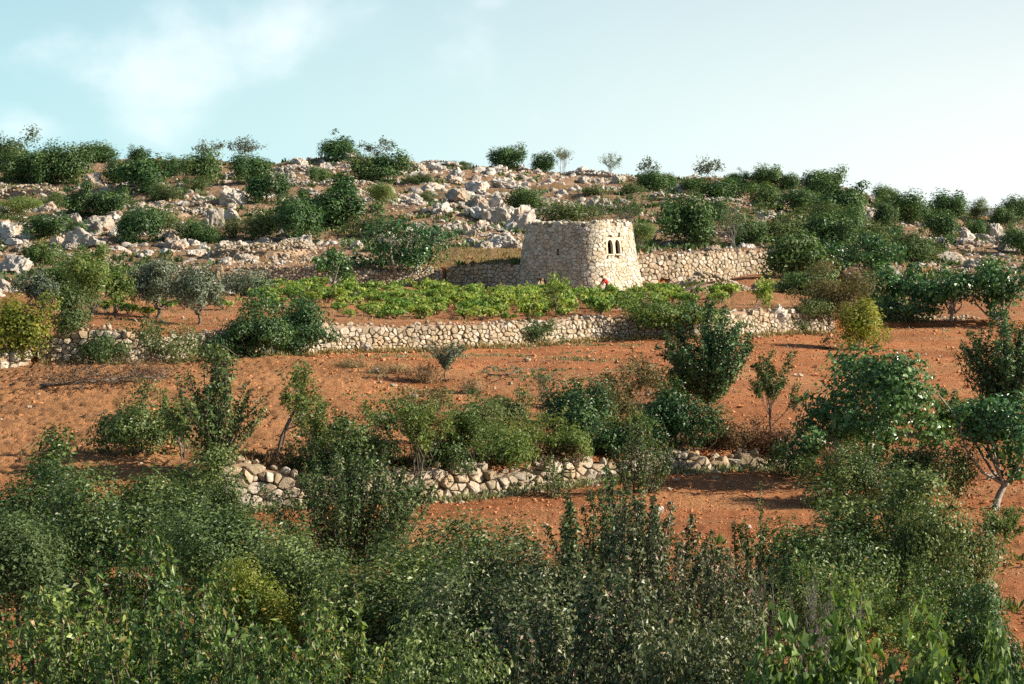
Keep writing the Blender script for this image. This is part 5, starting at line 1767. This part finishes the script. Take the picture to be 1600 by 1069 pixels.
def ground_cover():
    rng = np.random.default_rng(91)
    n = 9000
    U = rng.uniform(-120, 1750, n); D_ = rng.uniform(188, 302, n)
    X = (U - 800) / F * D_
    k = (vn2(X / 5, D_ / 3, 51) + 0.5 * vn2(X / 1.5, D_ / 1.5, 52) > 0.02) & (D_ > dT_(U) + 1)
    tufts('withered grass and low scrub dotted over the hillside', 'dry_grass', 'grass', 'straw', U[k][:3600], D_[k][:3600], 0.42, 7, 1, 0.14)
    k2 = (vn2(X / 6, D_ / 3.5, 53) > 0.15) & (D_ > dT_(U) + 1)
    tufts('low grey-green herbs growing between the hillside rocks', 'hillside_herbs', 'herbs', 'scrub', U[k2][:3300], D_[k2][:3300], 0.55, 11, 2, 0.2)
    U = rng.uniform(660, 832, 1500); D_ = rng.uniform(189, 211, 1500)
    tufts('withered grass strip beside the tower', 'withered_grass', 'grass', 'straw', U, D_, 0.28, 7, 3)
    n = 4200
    U = np.concatenate([rng.uniform(560, 1000, n), rng.uniform(-40, 1640, n // 2)]); D_ = np.concatenate([rng.uniform(95, 145, n), rng.uniform(84, 150, n // 2)])
    X = (U - 800) / F * D_
    k = (D_ < dU_(U) - 0.4) & (D_ > dL_(U) + 1) & (vn2(X / 3.5, D_ / 3, 54) > 0.22)
    tufts('sparse grey-green weeds sprinkled over the red field', 'field_weeds', 'weeds', 'weed', U[k][:1300], D_[k][:1300], 0.12, 8, 4, 0.22)
    # weeds along the wall feet and tops
    U = rng.uniform(60, 1300, 900); D_ = dU_(U) - rng.uniform(0.3, 1.3, 900)
    tufts('dry weeds fringing the foot of the terrace wall', 'wall_foot_weeds', 'weeds', 'straw', U, D_, 0.30, 9, 5, 0.08)
    U = rng.uniform(345, 1300, 420); D_ = dL_(U) - rng.uniform(0.35, 1.2, 420)
    tufts('dry weeds and grass at the foot of the lower wall', 'lower_wall_weeds', 'weeds', 'weed', U, D_, 0.26, 9, 9, 0.10)
    U = rng.uniform(345, 1300, 800); D_ = dL_(U) + rng.uniform(0.7, 3.5, 800)
    tufts('withered weeds along the top of the lower wall', 'wall_top_weeds', 'weeds', 'dead', U, D_, 0.30, 10, 6, 0.12)
    U = rng.uniform(-60, 1660, 700); D_ = rng.uniform(34, 66, 700)
    tufts('low undergrowth between the near shrubs', 'undergrowth', 'undergrowth', 'shrub', U, D_, 0.30, 14, 7, 0.10)
    U = rng.uniform(-40, 1290, 900); D_ = dU_(U) + rng.uniform(0.8, 46, 900)
    k = D_ < dT_(U) - 1
    tufts('dry weeds between the vines and olives', 'terrace_weeds', 'weeds', 'straw', U[k], D_[k], 0.22, 8, 8, 0.10)
ground_cover()

def leaf_litter():
    rng = np.random.default_rng(17)
    P = np.array(FEET)
    i = rng.integers(len(P), size=9000)
    r = np.abs(rng.normal(0, 0.55, 9000)) * P[i, 2]; a = rng.uniform(0, 6.28, 9000)
    x = P[i, 0] + r * np.cos(a); y = P[i, 1] + r * np.sin(a)
    pos = np.stack([x, y, ground(x, y) + 0.09], 1)
    nrm = rng.normal(0, 0.35, (9000, 3)) + np.array([0, 0, 1.0])
    o = link('leaf_litter', leaves(rng, pos, nrm, 0.11, 0.6, M['dead'], name='leaf_litter'), kind='stuff')
    o['label'] = 'fallen brown leaves scattered around the trees and bushes'; o['category'] = 'leaf litter'
leaf_litter()

# ---- the person in red crouching at the foot of the tower
def skin_mesh(name, verts, edges, radii, mat, parent, root_i=0, sub=2):
    me = bpy.data.meshes.new(name)
    me.from_pydata([Vector(v) for v in verts], edges, [])
    me.materials.append(mat)
    o = link(name, me, parent)
    sk = o.modifiers.new('skin', 'SKIN')
    sk.use_smooth_shade = True
    lay_ = me.skin_vertices
    lay_ = me.skin_vertices[0] if len(me.skin_vertices) else None
    if lay_ is None:
        bpy.context.view_layer.update()
        lay_ = me.skin_vertices[0]
    for i, r in enumerate(radii):
        rr = r if isinstance(r, tuple) else (r, r)
        lay_.data[i].radius = rr
        lay_.data[i].use_root = (i == root_i)
    sb = o.modifiers.new('sub', 'SUBSURF')
    sb.levels = sb.render_levels = sub
    return o

def build_person():
    p = at(949, 466, 180.5)
    x, y = p[0], p[1]
    z = gz(x, y)
    root = thing('person', 'person in a red shirt and dark trousers bending among the vines below the tower', 'person', (x, y, z), math.radians(200))
    # bending forward (+x local is where the person faces), knees a little bent
    V = [(0, 0, 0.86), (0.02, 0, 0.98), (0.13, 0, 1.14), (0.24, 0, 1.26), (0.31, 0, 1.33), (0.37, 0, 1.37), (0.43, 0, 1.42), (0.47, 0, 1.50)]
    R = [(0.145, 0.12), (0.14, 0.11), (0.155, 0.12), (0.16, 0.11), 0.06, 0.055, (0.075, 0.085), (0.06, 0.07)]
    E = [(i, i + 1) for i in range(7)]
    def chain(start, pts, rad):
        prev = start
        for q, r in zip(pts, rad):
            V.append(q); R.append(r); E.append((prev, len(V) - 1)); prev = len(V) - 1
        return prev
    for s in (-1, 1):
        chain(0, [(0.0, s * 0.10, 0.82), (0.10, s * 0.12, 0.46), (0.02, s * 0.12, 0.09), (0.06, s * 0.12, 0.05), (0.19, s * 0.13, 0.04)], [0.095, 0.065, 0.045, 0.045, 0.035])
        h = chain(3, [(0.26, s * 0.19, 1.24), (0.38, s * 0.21, 1.00), (0.56, s * 0.16, 0.86), (0.60, s * 0.155, 0.83)], [0.062, 0.046, 0.033, (0.04, 0.02)])
        b = V[h]
        for f, (dx, dy, dz, l) in enumerate([(0.05, -0.035, 0.0, .7), (0.08, -0.025, -0.02, .95), (0.085, -0.005, -0.025, 1.0), (0.08, 0.015, -0.025, .95), (0.065, 0.032, -0.02, .8)]):
            chain(h, [(b[0] + dx * 0.5 * l, b[1] + s * dy, b[2] + dz * .5), (b[0] + dx * l, b[1] + s * dy, b[2] + dz * 1.6)], [0.0095, 0.0085])
    skin_mesh('body', V, E, R, M['skin'], root)
    # red shirt
    V2 = [(-0.01, 0, 0.88), (0.03, 0, 1.0), (0.13, 0, 1.14), (0.23, 0, 1.255), (0.29, 0, 1.31)]
    R2 = [(0.165, 0.14), (0.165, 0.13), (0.18, 0.145), (0.185, 0.135), (0.09, 0.09)]
    E2 = [(0, 1), (1, 2), (2, 3), (3, 4)]
    for s in (-1, 1):
        V2 += [(0.26, s * 0.195, 1.24), (0.37, s * 0.212, 1.02), (0.45, s * 0.19, 0.95)]
        R2 += [0.082, 0.066, 0.058]
        k = len(V2) - 3
        E2 += [(3, k), (k, k + 1), (k + 1, k + 2)]
    skin_mesh('shirt', V2, E2, R2, M['red'], root)
    V3 = [(0.0, 0, 0.90), (0.0, 0, 0.84)]; R3 = [(0.16, 0.135), (0.165, 0.14)]; E3 = [(0, 1)]
    for s in (-1, 1):
        V3 += [(0.0, s * 0.105, 0.80), (0.10, s * 0.12, 0.46), (0.025, s * 0.12, 0.12)]
        R3 += [0.108, 0.08, 0.068]
        k = len(V3) - 3
        E3 += [(1, k), (k, k + 1), (k + 1, k + 2)]
    skin_mesh('trousers', V3, E3, R3, M['denim'], root)
    Vh, Fh = ICO[2]
    c = np.array([0.435, 0, 1.475])
    H = Vh * np.array([0.105, 0.095, 0.12])
    face = (Vh[:, 0] > 0.35) & (Vh[:, 2] < 0.45)
    H = np.where(face[:, None], H * 0.72, H)
    link('hair', np_mesh('hair', H + c, Fh, None, True, M['hair']), root)
    # nose, eyes, ears and mouth
    Vn, Fn = ICO[1]
    for nm, off, sc_, mt in (('nose', (0.118, 0, -0.025), (0.02, 0.013, 0.02), 'skin'), ('eye', (0.103, 0.032, 0.005), (0.008, 0.012, 0.008), 'hair'), ('eye', (0.103, -0.032, 0.005), (0.008, 0.012, 0.008), 'hair'),
                         ('ear', (0.01, 0.092, -0.02), (0.02, 0.01, 0.03), 'skin'), ('ear', (0.01, -0.092, -0.02), (0.02, 0.01, 0.03), 'skin'), ('mouth', (0.098, 0, -0.06), (0.008, 0.022, 0.006), 'red')):
        link(nm, np_mesh(nm, Vn * np.array(sc_) + c + np.array(off) - np.array([0.015, 0, 0]), Fn, None, True, M[mt]), root)
build_person()
tri = sum(sum(len(p.vertices) - 2 for p in m.polygons) if len(m.polygons) < 2000 else len(m.loops) - 2 * len(m.polygons) for m in bpy.data.meshes)
print('plants', PCOUNT, 'triangles', tri, 'objects', len(bpy.data.objects))
